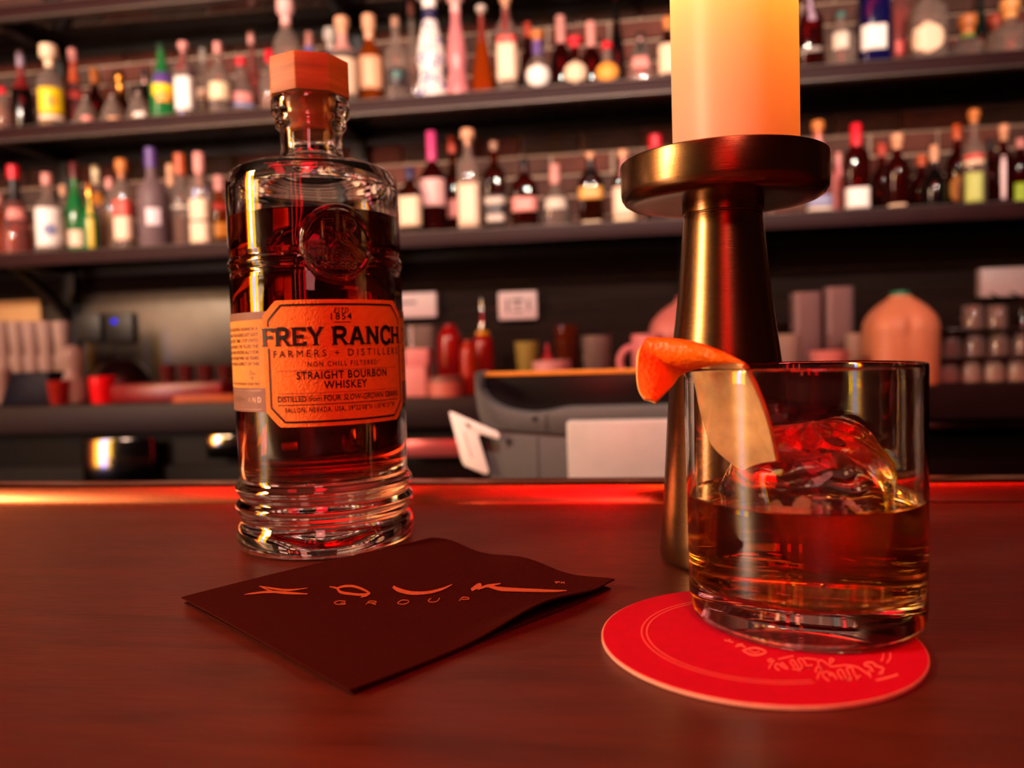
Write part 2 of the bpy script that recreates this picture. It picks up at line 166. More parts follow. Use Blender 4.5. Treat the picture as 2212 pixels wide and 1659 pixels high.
NAPKIN_STROKES = [
 [(-0.1407, 0.2825), (-0.1393, 0.2818), (-0.138, 0.2811), (-0.1365, 0.2804), (-0.1349, 0.2796), (-0.133, 0.279), (-0.1308, 0.2782), (-0.1286, 0.2776), (-0.1266, 0.2774), (-0.125, 0.278), (-0.1235, 0.2789), (-0.122, 0.28), (-0.1206, 0.281), (-0.1411, 0.2834), (-0.1398, 0.283), (-0.1386, 0.2826), (-0.1373, 0.2822), (-0.1358, 0.2818), (-0.1339, 0.2811), (-0.1317, 0.2804), (-0.1296, 0.2799), (-0.1277, 0.2798), (-0.1259, 0.2799), (-0.1242, 0.2804), (-0.1225, 0.281), (-0.1209, 0.2816)],
 [(-0.1182, 0.2752), (-0.1202, 0.2754), (-0.1221, 0.2756), (-0.1241, 0.2758), (-0.126, 0.2762), (-0.1278, 0.2764), (-0.1296, 0.2767), (-0.1313, 0.2771), (-0.1331, 0.2779), (-0.135, 0.2789), (-0.1369, 0.2803), (-0.139, 0.2818), (-0.141, 0.2833), (-0.1177, 0.2741), (-0.1196, 0.274), (-0.1214, 0.2739), (-0.1233, 0.2738), (-0.1251, 0.2739), (-0.1269, 0.2741), (-0.1287, 0.2745), (-0.1305, 0.275), (-0.1324, 0.2759), (-0.1344, 0.2772), (-0.1365, 0.279), (-0.1386, 0.2808), (-0.1408, 0.2826)],
 [(-0.1419, 0.2729), (-0.1413, 0.273), (-0.1408, 0.2732), (-0.1401, 0.2733), (-0.1391, 0.2735), (-0.1378, 0.274), (-0.1362, 0.2745), (-0.1343, 0.2749), (-0.1319, 0.2751), (-0.1289, 0.2751), (-0.1253, 0.2748), (-0.1214, 0.2744), (-0.1177, 0.2741), (-0.1422, 0.2733), (-0.1417, 0.2738), (-0.1414, 0.2742), (-0.1408, 0.2747), (-0.14, 0.2753), (-0.1388, 0.2759), (-0.1374, 0.2767), (-0.1355, 0.2774), (-0.1331, 0.2777), (-0.1299, 0.2774), (-0.1261, 0.2767), (-0.122, 0.2759), (-0.1182, 0.2752)],
 [(-0.1126, 0.2828), (-0.1117, 0.2823), (-0.1108, 0.2819), (-0.1099, 0.2814), (-0.1091, 0.2808), (-0.1085, 0.2799), (-0.1079, 0.2788), (-0.107, 0.2773), (-0.1059, 0.2761), (-0.1048, 0.2755), (-0.1036, 0.2751), (-0.1025, 0.2749), (-0.1014, 0.2747), (-0.1002, 0.2745), (-0.099, 0.2743), (-0.0979, 0.2742), (-0.0969, 0.2742), (-0.0962, 0.2748), (-0.0957, 0.2755), (-0.0952, 0.2763), (-0.0948, 0.277), (-0.113, 0.284), (-0.1121, 0.2838), (-0.1113, 0.2836), (-0.1105, 0.2834), (-0.1096, 0.2828), (-0.1086, 0.2818), (-0.1078, 0.2805), (-0.1072, 0.2796), (-0.1066, 0.279), (-0.1057, 0.2784), (-0.1046, 0.278), (-0.1034, 0.2777), (-0.1022, 0.2774), (-0.1011, 0.2771), (-0.0999, 0.2769), (-0.0988, 0.2768), (-0.0979, 0.2769), (-0.0971, 0.277), (-0.0964, 0.2773), (-0.0958, 0.2777), (-0.0952, 0.2781)],
 [(-0.109, 0.2809), (-0.1084, 0.2815), (-0.1078, 0.2821), (-0.1073, 0.2826), (-0.1066, 0.283), (-0.1058, 0.2833), (-0.105, 0.2834), (-0.1041, 0.2834), (-0.1032, 0.2831), (-0.1022, 0.2826), (-0.101, 0.2819), (-0.0999, 0.2811), (-0.0987, 0.2802), (-0.0978, 0.2794), (-0.0968, 0.2786), (-0.0958, 0.2776), (-0.0949, 0.2768), (-0.1098, 0.2827), (-0.1093, 0.2835), (-0.1089, 0.2844), (-0.1083, 0.2852), (-0.1077, 0.2858), (-0.1069, 0.2861), (-0.106, 0.2862), (-0.1051, 0.2862), (-0.104, 0.2859), (-0.1029, 0.2854), (-0.1017, 0.2846), (-0.1005, 0.2837), (-0.0993, 0.2828), (-0.0982, 0.2817), (-0.0971, 0.2806), (-0.0961, 0.2795), (-0.0951, 0.2784)],
 [(-0.0957, 0.2792), (-0.0959, 0.2785), (-0.0961, 0.2778), (-0.0962, 0.2771), (-0.0964, 0.2765), (-0.0965, 0.2757), (-0.0967, 0.2748), (-0.0968, 0.274), (-0.097, 0.2732), (-0.0945, 0.2769), (-0.0946, 0.2761), (-0.0947, 0.2753), (-0.0949, 0.2746), (-0.095, 0.2738), (-0.0954, 0.2734), (-0.0958, 0.273), (-0.0962, 0.2727), (-0.0966, 0.2724)],
 [(-0.0884, 0.2842), (-0.0876, 0.2832), (-0.0868, 0.2821), (-0.0859, 0.2809), (-0.0848, 0.2799), (-0.0836, 0.2791), (-0.0822, 0.2784), (-0.0808, 0.2777), (-0.0793, 0.2774), (-0.0778, 0.2774), (-0.0763, 0.2777), (-0.0749, 0.2782), (-0.0735, 0.2788), (-0.0723, 0.2797), (-0.0712, 0.2808), (-0.0701, 0.2821), (-0.0692, 0.2834), (-0.0684, 0.285), (-0.0678, 0.2867), (-0.0672, 0.2884), (-0.0666, 0.2902), (-0.0887, 0.2871), (-0.0879, 0.2863), (-0.0872, 0.2855), (-0.0865, 0.2849), (-0.0856, 0.2843), (-0.0844, 0.2834), (-0.0831, 0.2826), (-0.0817, 0.2819), (-0.0803, 0.2814), (-0.0789, 0.2812), (-0.0773, 0.2813), (-0.0758, 0.2815), (-0.0744, 0.282), (-0.0732, 0.2827), (-0.0721, 0.2837), (-0.0711, 0.2848), (-0.0701, 0.286), (-0.0692, 0.2871), (-0.0684, 0.2884), (-0.0677, 0.2897), (-0.0669, 0.291)],
 [(-0.0577, 0.2838), (-0.0572, 0.2849), (-0.0566, 0.286), (-0.0561, 0.287), (-0.0556, 0.2877), (-0.0555, 0.2887), (-0.0554, 0.2894), (-0.0554, 0.29), (-0.0553, 0.2907), (-0.0588, 0.2866), (-0.0584, 0.2882), (-0.0581, 0.2898), (-0.0577, 0.2914), (-0.0574, 0.2928), (-0.057, 0.2932), (-0.0567, 0.2933), (-0.0564, 0.2933), (-0.0561, 0.2934)],
 [(-0.0559, 0.2854), (-0.0551, 0.2863), (-0.0544, 0.2871), (-0.0536, 0.288), (-0.0527, 0.2888), (-0.0517, 0.2899), (-0.0507, 0.2909), (-0.0495, 0.292), (-0.0484, 0.293), (-0.0565, 0.2876), (-0.0558, 0.2887), (-0.0551, 0.2898), (-0.0543, 0.2909), (-0.0535, 0.292), (-0.0524, 0.2926), (-0.0512, 0.2932), (-0.0499, 0.2937), (-0.0487, 0.2942)],
 [(-0.0529, 0.289), (-0.0515, 0.2879), (-0.0502, 0.2869), (-0.0487, 0.2859), (-0.0469, 0.285), (-0.0447, 0.2848), (-0.0422, 0.2848), (-0.0396, 0.2849), (-0.0371, 0.2849), (-0.0346, 0.2849), (-0.032, 0.2849), (-0.0295, 0.285), (-0.0274, 0.2851), (-0.0259, 0.2854), (-0.0248, 0.2858), (-0.0238, 0.2863), (-0.0227, 0.2867), (-0.0532, 0.2918), (-0.0519, 0.2912), (-0.0506, 0.2906), (-0.0492, 0.29), (-0.0475, 0.2897), (-0.0453, 0.2893), (-0.0428, 0.289), (-0.0401, 0.2888), (-0.0375, 0.2886), (-0.0349, 0.2884), (-0.0323, 0.2882), (-0.0298, 0.288), (-0.0277, 0.2878), (-0.0261, 0.2877), (-0.0249, 0.2877), (-0.0239, 0.2876), (-0.0228, 0.2876)],
 [(-0.0281, 0.2966), (-0.026, 0.2967), (-0.0282, 0.2979), (-0.0261, 0.298)],
 [(-0.0273, 0.2977), (-0.0276, 0.2956), (-0.0269, 0.2969), (-0.0272, 0.2948)],
 [(-0.0254, 0.2951), (-0.0254, 0.2957), (-0.0254, 0.2963), (-0.0253, 0.2968), (-0.0254, 0.2969), (-0.0254, 0.2969), (-0.0253, 0.2965), (-0.0251, 0.296), (-0.0249, 0.2956), (-0.0247, 0.296), (-0.0247, 0.2965), (-0.0246, 0.2969), (-0.0247, 0.2969), (-0.0247, 0.2968), (-0.0246, 0.2964), (-0.0244, 0.2957), (-0.0243, 0.2951), (-0.0257, 0.2955), (-0.0257, 0.2961), (-0.0257, 0.2967), (-0.0256, 0.2974), (-0.0255, 0.2979), (-0.0253, 0.2976), (-0.0251, 0.2971), (-0.025, 0.2967), (-0.025, 0.2966), (-0.025, 0.2967), (-0.0249, 0.2971), (-0.0249, 0.2976), (-0.0247, 0.2979), (-0.0245, 0.2974), (-0.0243, 0.2968), (-0.0242, 0.2961), (-0.0241, 0.2955)],
 [(-0.101, 0.2685), (-0.1016, 0.2686), (-0.1022, 0.2688), (-0.1028, 0.2689), (-0.1034, 0.2688), (-0.1038, 0.2685), (-0.1043, 0.2681), (-0.1046, 0.2676), (-0.1047, 0.2671), (-0.1046, 0.2664), (-0.1043, 0.2656), (-0.1038, 0.265), (-0.1033, 0.2646), (-0.1026, 0.2644), (-0.1017, 0.2644), (-0.1009, 0.2644), (-0.1003, 0.2645), (-0.1, 0.2648), (-0.0999, 0.2653), (-0.1001, 0.2661), (-0.1005, 0.2667), (-0.1008, 0.2668), (-0.1013, 0.2667), (-0.1017, 0.2667), (-0.1022, 0.2666), (-0.1007, 0.2676), (-0.1013, 0.2677), (-0.1019, 0.2679), (-0.1025, 0.268), (-0.103, 0.2679), (-0.1035, 0.2677), (-0.1039, 0.2673), (-0.1042, 0.2668), (-0.1043, 0.2664), (-0.1042, 0.2661), (-0.1042, 0.266), (-0.104, 0.2657), (-0.1036, 0.2654), (-0.1029, 0.2653), (-0.102, 0.2652), (-0.1012, 0.2653), (-0.1006, 0.2654), (-0.1004, 0.2656), (-0.1004, 0.2659), (-0.1004, 0.2659), (-0.1003, 0.2659), (-0.1006, 0.2659), (-0.101, 0.2659), (-0.1014, 0.2658), (-0.1019, 0.2658)],
 [(-0.0924, 0.2654), (-0.0923, 0.2664), (-0.0923, 0.2673), (-0.0922, 0.2682), (-0.092, 0.2687), (-0.0916, 0.2689), (-0.0909, 0.2689), (-0.0903, 0.2688), (-0.0898, 0.2686), (-0.0898, 0.2685), (-0.0898, 0.2686), (-0.0898, 0.2683), (-0.09, 0.2681), (-0.0905, 0.2679), (-0.0911, 0.2679), (-0.0918, 0.2678), (-0.0925, 0.2677), (-0.0928, 0.2661), (-0.0927, 0.267), (-0.0927, 0.268), (-0.0926, 0.2689), (-0.0924, 0.2695), (-0.0919, 0.2698), (-0.0912, 0.2698), (-0.0905, 0.2696), (-0.09, 0.2694), (-0.0896, 0.2689), (-0.0894, 0.2681), (-0.0895, 0.2676), (-0.0897, 0.2672), (-0.0902, 0.2671), (-0.0908, 0.267), (-0.0915, 0.267), (-0.0922, 0.2669)],
 [(-0.0912, 0.267), (-0.0889, 0.2655), (-0.0914, 0.2678), (-0.089, 0.2663)],
 [(-0.0816, 0.2686), (-0.0814, 0.2693), (-0.0813, 0.27), (-0.0811, 0.2706), (-0.0808, 0.271), (-0.0803, 0.2712), (-0.0797, 0.2712), (-0.0791, 0.2711), (-0.0786, 0.2709), (-0.0784, 0.2706), (-0.0783, 0.2703), (-0.0783, 0.2699), (-0.0783, 0.2694), (-0.0784, 0.2689), (-0.0788, 0.2684), (-0.0791, 0.268), (-0.0796, 0.2677), (-0.08, 0.2677), (-0.0806, 0.2678), (-0.0811, 0.268), (-0.0815, 0.2682), (-0.0816, 0.2683), (-0.0815, 0.2682), (-0.0815, 0.2684), (-0.0816, 0.2688), (-0.0819, 0.2693), (-0.0818, 0.27), (-0.0816, 0.2707), (-0.0814, 0.2714), (-0.0811, 0.2719), (-0.0806, 0.2721), (-0.08, 0.2721), (-0.0793, 0.272), (-0.0788, 0.2717), (-0.0784, 0.2712), (-0.078, 0.2703), (-0.0779, 0.2695), (-0.0779, 0.2688), (-0.0781, 0.2682), (-0.0784, 0.2676), (-0.0788, 0.2671), (-0.0793, 0.2668), (-0.0798, 0.2668), (-0.0804, 0.267), (-0.0809, 0.2672), (-0.0814, 0.2674), (-0.0817, 0.2678), (-0.0819, 0.2685), (-0.0819, 0.2689), (-0.0819, 0.2691)],
 [(-0.0712, 0.275), (-0.0714, 0.2743), (-0.0716, 0.2737), (-0.0717, 0.273), (-0.0717, 0.2721), (-0.0713, 0.2713), (-0.0709, 0.2707), (-0.0704, 0.2703), (-0.0699, 0.2702), (-0.0694, 0.2702), (-0.0688, 0.2705), (-0.0683, 0.2709), (-0.068, 0.2714), (-0.0678, 0.2722), (-0.0678, 0.2732), (-0.0679, 0.2743), (-0.0679, 0.2752), (-0.0708, 0.2743), (-0.071, 0.2736), (-0.0712, 0.2729), (-0.0713, 0.2723), (-0.0714, 0.2721), (-0.0713, 0.2719), (-0.0709, 0.2715), (-0.0705, 0.2712), (-0.0701, 0.271), (-0.0696, 0.2711), (-0.0691, 0.2713), (-0.0686, 0.2717), (-0.0683, 0.2722), (-0.0681, 0.2728), (-0.0682, 0.2737), (-0.0682, 0.2747), (-0.0683, 0.2757)],
 [(-0.0601, 0.2728), (-0.0601, 0.2738), (-0.0601, 0.2749), (-0.06, 0.2757), (-0.0598, 0.2763), (-0.0594, 0.2766), (-0.0587, 0.2766), (-0.0581, 0.2764), (-0.0577, 0.2762), (-0.0575, 0.2759), (-0.0574, 0.2758), (-0.0574, 0.2757), (-0.0575, 0.2755), (-0.0579, 0.2753), (-0.0586, 0.2752), (-0.0593, 0.2752), (-0.06, 0.2751), (-0.0605, 0.2733), (-0.0604, 0.2743), (-0.0604, 0.2754), (-0.0603, 0.2764), (-0.0601, 0.2772), (-0.0596, 0.2775), (-0.0589, 0.2775), (-0.0582, 0.2773), (-0.0578, 0.277), (-0.0574, 0.2766), (-0.0571, 0.2759), (-0.0571, 0.275), (-0.0573, 0.2746), (-0.0577, 0.2744), (-0.0584, 0.2743), (-0.0591, 0.2743), (-0.0598, 0.2742)],
]
COASTER_STROKES = [
 [(0.0714, 0.2218), (0.0705, 0.2212), (0.0696, 0.2205), (0.0686, 0.2199), (0.0673, 0.2191), (0.0659, 0.2183), (0.0645, 0.2175), (0.0712, 0.2206), (0.0703, 0.22), (0.0694, 0.2194), (0.0683, 0.2187), (0.0671, 0.2179), (0.0657, 0.2171), (0.0643, 0.2164)],
 [(0.0679, 0.2227), (0.0672, 0.2222), (0.0666, 0.2218), (0.0664, 0.2209), (0.0669, 0.2216), (0.0681, 0.223), (0.069, 0.2249), (0.0687, 0.2261), (0.0679, 0.227), (0.0672, 0.2278), (0.0677, 0.2215), (0.067, 0.221), (0.0663, 0.2206), (0.0662, 0.2215), (0.067, 0.2226), (0.068, 0.2239), (0.0684, 0.2244), (0.0682, 0.225), (0.0674, 0.2257), (0.0666, 0.2265)],
 [(0.0678, 0.2277), (0.0676, 0.2284), (0.0675, 0.2292), (0.0671, 0.2297), (0.0665, 0.2297), (0.0658, 0.2295), (0.0652, 0.2291), (0.0647, 0.2285), (0.0643, 0.2275), (0.0641, 0.2264), (0.0644, 0.226), (0.0648, 0.2258), (0.0651, 0.2254), (0.0651, 0.2246), (0.0651, 0.2234), (0.065, 0.2223), (0.0672, 0.2266), (0.067, 0.2273), (0.0669, 0.228), (0.0666, 0.2284), (0.0662, 0.2284), (0.0656, 0.2282), (0.0651, 0.2279), (0.0648, 0.2276), (0.0647, 0.2274), (0.0647, 0.2275), (0.0649, 0.2273), (0.0653, 0.227), (0.0657, 0.2264), (0.0658, 0.2254), (0.0657, 0.2241), (0.0656, 0.2229)],
 [(0.0641, 0.2231), (0.0633, 0.2184), (0.0646, 0.2235), (0.0638, 0.2188)],
 [(0.064, 0.2208), (0.0637, 0.2214), (0.0635, 0.2221), (0.0632, 0.2229), (0.063, 0.2238), (0.0627, 0.2249), (0.0623, 0.2258), (0.0616, 0.2264), (0.0607, 0.2269), (0.0597, 0.2271), (0.0586, 0.2269), (0.0575, 0.2265), (0.0565, 0.2262), (0.0557, 0.226), (0.0551, 0.226), (0.055, 0.226), (0.0553, 0.2268), (0.0563, 0.2284), (0.0572, 0.23), (0.0636, 0.2199), (0.0633, 0.2206), (0.063, 0.2213), (0.0628, 0.222), (0.0625, 0.223), (0.0623, 0.224), (0.0619, 0.2249), (0.0612, 0.2255), (0.0604, 0.2259), (0.0594, 0.2261), (0.0584, 0.226), (0.0573, 0.2255), (0.0563, 0.2252), (0.0555, 0.225), (0.0548, 0.225), (0.0545, 0.2259), (0.0552, 0.2274), (0.0561, 0.229), (0.0571, 0.2307)],
 [(0.0614, 0.2199), (0.0609, 0.2197), (0.0604, 0.2195), (0.0599, 0.219), (0.0596, 0.218), (0.0595, 0.2173), (0.0595, 0.2167), (0.0612, 0.219), (0.0607, 0.2188), (0.0602, 0.2186), (0.06, 0.2184), (0.06, 0.2183), (0.06, 0.2178), (0.06, 0.2172)],
 [(0.0603, 0.2183), (0.0602, 0.2192), (0.0602, 0.22), (0.0602, 0.221), (0.0604, 0.2225), (0.0606, 0.2243), (0.0606, 0.2256), (0.0601, 0.2259), (0.0594, 0.2255), (0.0588, 0.2245), (0.0585, 0.2232), (0.0584, 0.2218), (0.0583, 0.2205), (0.0582, 0.2191), (0.058, 0.2176), (0.0579, 0.217), (0.058, 0.2172), (0.0577, 0.2177), (0.0574, 0.2182), (0.0598, 0.2177), (0.0598, 0.2186), (0.0597, 0.2195), (0.0598, 0.2206), (0.0599, 0.2221), (0.0601, 0.2238), (0.0601, 0.2248), (0.0598, 0.2249), (0.0594, 0.2246), (0.0591, 0.2242), (0.059, 0.2235), (0.0589, 0.2223), (0.0588, 0.2209), (0.0586, 0.2194), (0.0585, 0.2179), (0.0582, 0.2166), (0.0576, 0.2164), (0.0573, 0.2169), (0.057, 0.2174)],
 [(0.0566, 0.2177), (0.0577, 0.2167), (0.0569, 0.2186), (0.058, 0.2176)],
 [(0.0575, 0.2164), (0.0575, 0.2176), (0.0574, 0.2189), (0.0574, 0.2202), (0.0575, 0.2215), (0.0576, 0.2229), (0.0575, 0.2239), (0.0571, 0.2241), (0.0566, 0.2237), (0.0562, 0.223), (0.0558, 0.2222), (0.0556, 0.2213), (0.0555, 0.2203), (0.0555, 0.2191), (0.0556, 0.2179), (0.0557, 0.2167), (0.0571, 0.2158), (0.057, 0.2171), (0.057, 0.2184), (0.057, 0.2197), (0.057, 0.2211), (0.0571, 0.2224), (0.0571, 0.2231), (0.0569, 0.2232), (0.0566, 0.2229), (0.0563, 0.2224), (0.0561, 0.222), (0.056, 0.2215), (0.0559, 0.2207), (0.0559, 0.2197), (0.056, 0.2185), (0.0561, 0.2173)],
 [(0.0547, 0.2172), (0.0546, 0.2185), (0.0546, 0.2198), (0.0545, 0.2208), (0.0542, 0.2214), (0.0539, 0.2217), (0.0535, 0.2213), (0.0532, 0.2204), (0.0531, 0.2194), (0.053, 0.2184), (0.0543, 0.2166), (0.0542, 0.2179), (0.0541, 0.2191), (0.054, 0.2201), (0.0538, 0.2205), (0.0536, 0.2207), (0.0537, 0.2208), (0.0536, 0.2206), (0.0535, 0.2197), (0.0534, 0.2187)],
 [(0.0524, 0.2161), (0.0521, 0.2169), (0.0518, 0.2177), (0.0516, 0.2184), (0.0516, 0.2193), (0.0518, 0.2202), (0.0519, 0.2207), (0.0522, 0.2211), (0.0526, 0.2213), (0.053, 0.2213), (0.0532, 0.2209), (0.0534, 0.2201), (0.0536, 0.2193), (0.052, 0.2153), (0.0517, 0.2161), (0.0514, 0.2169), (0.0512, 0.2178), (0.0512, 0.2189), (0.0514, 0.2201), (0.0517, 0.2212), (0.0523, 0.2219), (0.0528, 0.2223), (0.0533, 0.2223), (0.0536, 0.2217), (0.0538, 0.2208), (0.054, 0.22)],
 [(0.0495, 0.2165), (0.0498, 0.2174), (0.0501, 0.2183), (0.0504, 0.2192), (0.051, 0.2204), (0.0517, 0.2218), (0.0522, 0.2232), (0.0524, 0.2245), (0.0522, 0.2255), (0.0518, 0.2259), (0.0511, 0.225), (0.0505, 0.2236), (0.05, 0.2224), (0.0499, 0.2215), (0.0502, 0.2213), (0.0504, 0.2211), (0.0492, 0.2166), (0.0495, 0.2176), (0.0498, 0.2185), (0.0502, 0.2196), (0.0508, 0.2209), (0.0515, 0.2222), (0.0519, 0.2232), (0.0519, 0.2239), (0.0518, 0.2247), (0.0516, 0.2249), (0.0513, 0.2243), (0.0507, 0.2231), (0.0503, 0.2222), (0.0503, 0.2223), (0.0505, 0.2222), (0.0507, 0.2221)],
 [(0.0574, 0.2308), (0.057, 0.2312), (0.0567, 0.2317), (0.0561, 0.2313), (0.0555, 0.2296), (0.0551, 0.2275), (0.0549, 0.2268), (0.0547, 0.2273), (0.0544, 0.2287), (0.054, 0.2298), (0.0536, 0.2302), (0.0531, 0.2302), (0.0525, 0.2294), (0.0521, 0.2279), (0.0518, 0.226), (0.0516, 0.2245), (0.0516, 0.2235), (0.0516, 0.2228), (0.0517, 0.2221), (0.057, 0.2298), (0.0566, 0.2303), (0.0564, 0.2307), (0.0563, 0.2308), (0.0559, 0.2296), (0.0555, 0.2275), (0.0548, 0.2259), (0.0543, 0.2264), (0.054, 0.2278), (0.0536, 0.2289), (0.0533, 0.2292), (0.0529, 0.2292), (0.0528, 0.2291), (0.0525, 0.228), (0.0522, 0.2263), (0.0521, 0.2248), (0.052, 0.224), (0.0521, 0.2234), (0.0521, 0.2227)],
 [(0.0526, 0.2305), (0.052, 0.2307), (0.0513, 0.231), (0.0507, 0.2311), (0.0501, 0.2313), (0.0495, 0.2314), (0.049, 0.2314), (0.0524, 0.2295), (0.0517, 0.2298), (0.0511, 0.23), (0.0505, 0.2302), (0.0499, 0.2303), (0.0493, 0.2304), (0.0487, 0.2305)],
 [(0.0503, 0.2265), (0.0498, 0.2262), (0.0492, 0.226), (0.0487, 0.2255), (0.0484, 0.2245), (0.0484, 0.2237), (0.0484, 0.2231), (0.0502, 0.2256), (0.0496, 0.2253), (0.0491, 0.2251), (0.0488, 0.2249), (0.0488, 0.2248), (0.0488, 0.2242), (0.0488, 0.2236)],
 [(0.0488, 0.2232), (0.0488, 0.225), (0.0488, 0.2269), (0.0488, 0.2285), (0.0487, 0.2296), (0.0485, 0.2305), (0.0483, 0.231), (0.0479, 0.2311), (0.0474, 0.2307), (0.0469, 0.2295), (0.0469, 0.2281), (0.0471, 0.2264), (0.0471, 0.225), (0.0467, 0.2239), (0.0461, 0.2228), (0.0455, 0.2215), (0.0484, 0.2227), (0.0484, 0.2245), (0.0484, 0.2264), (0.0483, 0.2279), (0.0483, 0.229), (0.0482, 0.2297), (0.048, 0.2301), (0.0477, 0.2301), (0.0474, 0.23), (0.0473, 0.2298), (0.0473, 0.2287), (0.0475, 0.2269), (0.0475, 0.2252), (0.047, 0.2236), (0.0463, 0.2222), (0.0457, 0.221)],
 [(0.0441, 0.2226), (0.0463, 0.222), (0.0443, 0.2235), (0.0465, 0.2229)],
 [(0.0463, 0.2238), (0.0462, 0.2254), (0.0461, 0.227), (0.0461, 0.2283), (0.046, 0.2292), (0.0459, 0.2298), (0.0457, 0.23), (0.0453, 0.2298), (0.0448, 0.229), (0.0445, 0.2278), (0.0445, 0.2266), (0.0447, 0.2252), (0.0449, 0.2239), (0.0459, 0.2232), (0.0458, 0.2248), (0.0457, 0.2265), (0.0456, 0.2277), (0.0456, 0.2286), (0.0455, 0.229), (0.0455, 0.2291), (0.0453, 0.2289), (0.045, 0.2285), (0.0448, 0.2281), (0.0449, 0.2271), (0.0451, 0.2258), (0.0453, 0.2245)],
 [(0.0433, 0.2232), (0.0431, 0.2244), (0.0429, 0.2257), (0.0427, 0.2266), (0.0426, 0.2272), (0.0424, 0.2276), (0.042, 0.2273), (0.0418, 0.2265), (0.0416, 0.2255), (0.0415, 0.2247), (0.0429, 0.2226), (0.0427, 0.2238), (0.0425, 0.225), (0.0424, 0.2259), (0.0422, 0.2264), (0.0421, 0.2266), (0.0422, 0.2267), (0.0421, 0.2265), (0.042, 0.2256), (0.0418, 0.2247)],
 [(0.0407, 0.222), (0.0404, 0.2229), (0.0401, 0.2237), (0.04, 0.2244), (0.0402, 0.225), (0.0405, 0.2258), (0.0408, 0.2261), (0.0409, 0.2258), (0.0412, 0.2251), (0.0415, 0.2243), (0.0418, 0.2237), (0.0422, 0.2231), (0.0426, 0.2225), (0.0403, 0.2213), (0.04, 0.2221), (0.0397, 0.223), (0.0396, 0.2241), (0.0399, 0.2253), (0.0404, 0.2264), (0.0409, 0.227), (0.0413, 0.2266), (0.0415, 0.2258), (0.0418, 0.2251), (0.0422, 0.2245), (0.0425, 0.2239), (0.0429, 0.2233)],
 [(0.0382, 0.2227), (0.0383, 0.2233), (0.0384, 0.2238), (0.0385, 0.2243), (0.0389, 0.225), (0.0394, 0.226), (0.0399, 0.2271), (0.0401, 0.2282), (0.0402, 0.2293), (0.0401, 0.23), (0.0397, 0.2302), (0.0392, 0.2299), (0.0388, 0.2294), (0.0386, 0.2285), (0.0386, 0.2276), (0.0388, 0.2271), (0.0393, 0.2272), (0.0399, 0.2276), (0.0405, 0.228), (0.0379, 0.2225), (0.0379, 0.2231), (0.038, 0.2238), (0.0383, 0.2247), (0.0387, 0.2257), (0.0393, 0.2266), (0.0396, 0.2274), (0.0397, 0.2281), (0.0398, 0.2288), (0.0397, 0.2292), (0.0395, 0.2292), (0.0392, 0.229), (0.039, 0.2288), (0.039, 0.2287), (0.039, 0.2283), (0.039, 0.228), (0.0394, 0.2282), (0.04, 0.2285), (0.0406, 0.2289)],
 [(0.0417, 0.2292), (0.0424, 0.2297), (0.0432, 0.2301), (0.044, 0.2306), (0.0448, 0.231), (0.0456, 0.2315), (0.0464, 0.2319), (0.0418, 0.2302), (0.0425, 0.2306), (0.0433, 0.2311), (0.0441, 0.2315), (0.0449, 0.232), (0.0457, 0.2324), (0.0465, 0.2329)],
 [(0.0324, 0.235), (0.0333, 0.2335), (0.0341, 0.2321), (0.0352, 0.2314), (0.0367, 0.2318), (0.0384, 0.233), (0.0395, 0.2346), (0.0392, 0.2366), (0.0381, 0.238), (0.0368, 0.2387), (0.0355, 0.2383), (0.0341, 0.2373), (0.0326, 0.2363), (0.0328, 0.2362), (0.0337, 0.2348), (0.0345, 0.2334), (0.0354, 0.2328), (0.0368, 0.2332), (0.0384, 0.2343), (0.0391, 0.2349), (0.0387, 0.2354), (0.0377, 0.2366), (0.0366, 0.2372), (0.0354, 0.2369), (0.034, 0.2359), (0.0326, 0.2349)],
 [(0.0344, 0.2353), (0.0349, 0.2347), (0.0353, 0.2341), (0.0359, 0.2337), (0.0364, 0.2339), (0.037, 0.2345), (0.0375, 0.2349), (0.0346, 0.2361), (0.0351, 0.2355), (0.0356, 0.2349), (0.036, 0.2346), (0.0365, 0.2347), (0.037, 0.2352), (0.0375, 0.2357)],
 [(0.0309, 0.238), (0.0316, 0.2384), (0.0322, 0.2388), (0.0328, 0.2389), (0.0331, 0.2387), (0.0334, 0.2382), (0.0338, 0.2377), (0.031, 0.239), (0.0317, 0.2394), (0.0323, 0.2398), (0.0329, 0.24), (0.0334, 0.2397), (0.0337, 0.2392), (0.0341, 0.2387)],
 [(0.0316, 0.2398), (0.0336, 0.2403), (0.0317, 0.2407), (0.0337, 0.2412)],
 [(0.0283, 0.243), (0.0308, 0.2414), (0.0285, 0.2441), (0.0311, 0.2424)],
 [(0.0292, 0.2423), (0.0304, 0.2442), (0.0291, 0.2431), (0.0303, 0.2449)],
 [(0.0719, 0.236), (0.0716, 0.235), (0.0714, 0.2342), (0.0711, 0.2333), (0.0706, 0.2323), (0.0701, 0.2313), (0.0696, 0.2302), (0.0723, 0.2361), (0.072, 0.2351), (0.0717, 0.2342), (0.0713, 0.2331), (0.0708, 0.2319), (0.0703, 0.2308), (0.0697, 0.2298)],
 [(0.0741, 0.2369), (0.0737, 0.2356), (0.0733, 0.2343), (0.0729, 0.233), (0.0723, 0.2318), (0.0716, 0.2305), (0.0708, 0.2292), (0.0745, 0.237), (0.0741, 0.2357), (0.0737, 0.2342), (0.0732, 0.2328), (0.0725, 0.2313), (0.0717, 0.23), (0.071, 0.2287)],
]
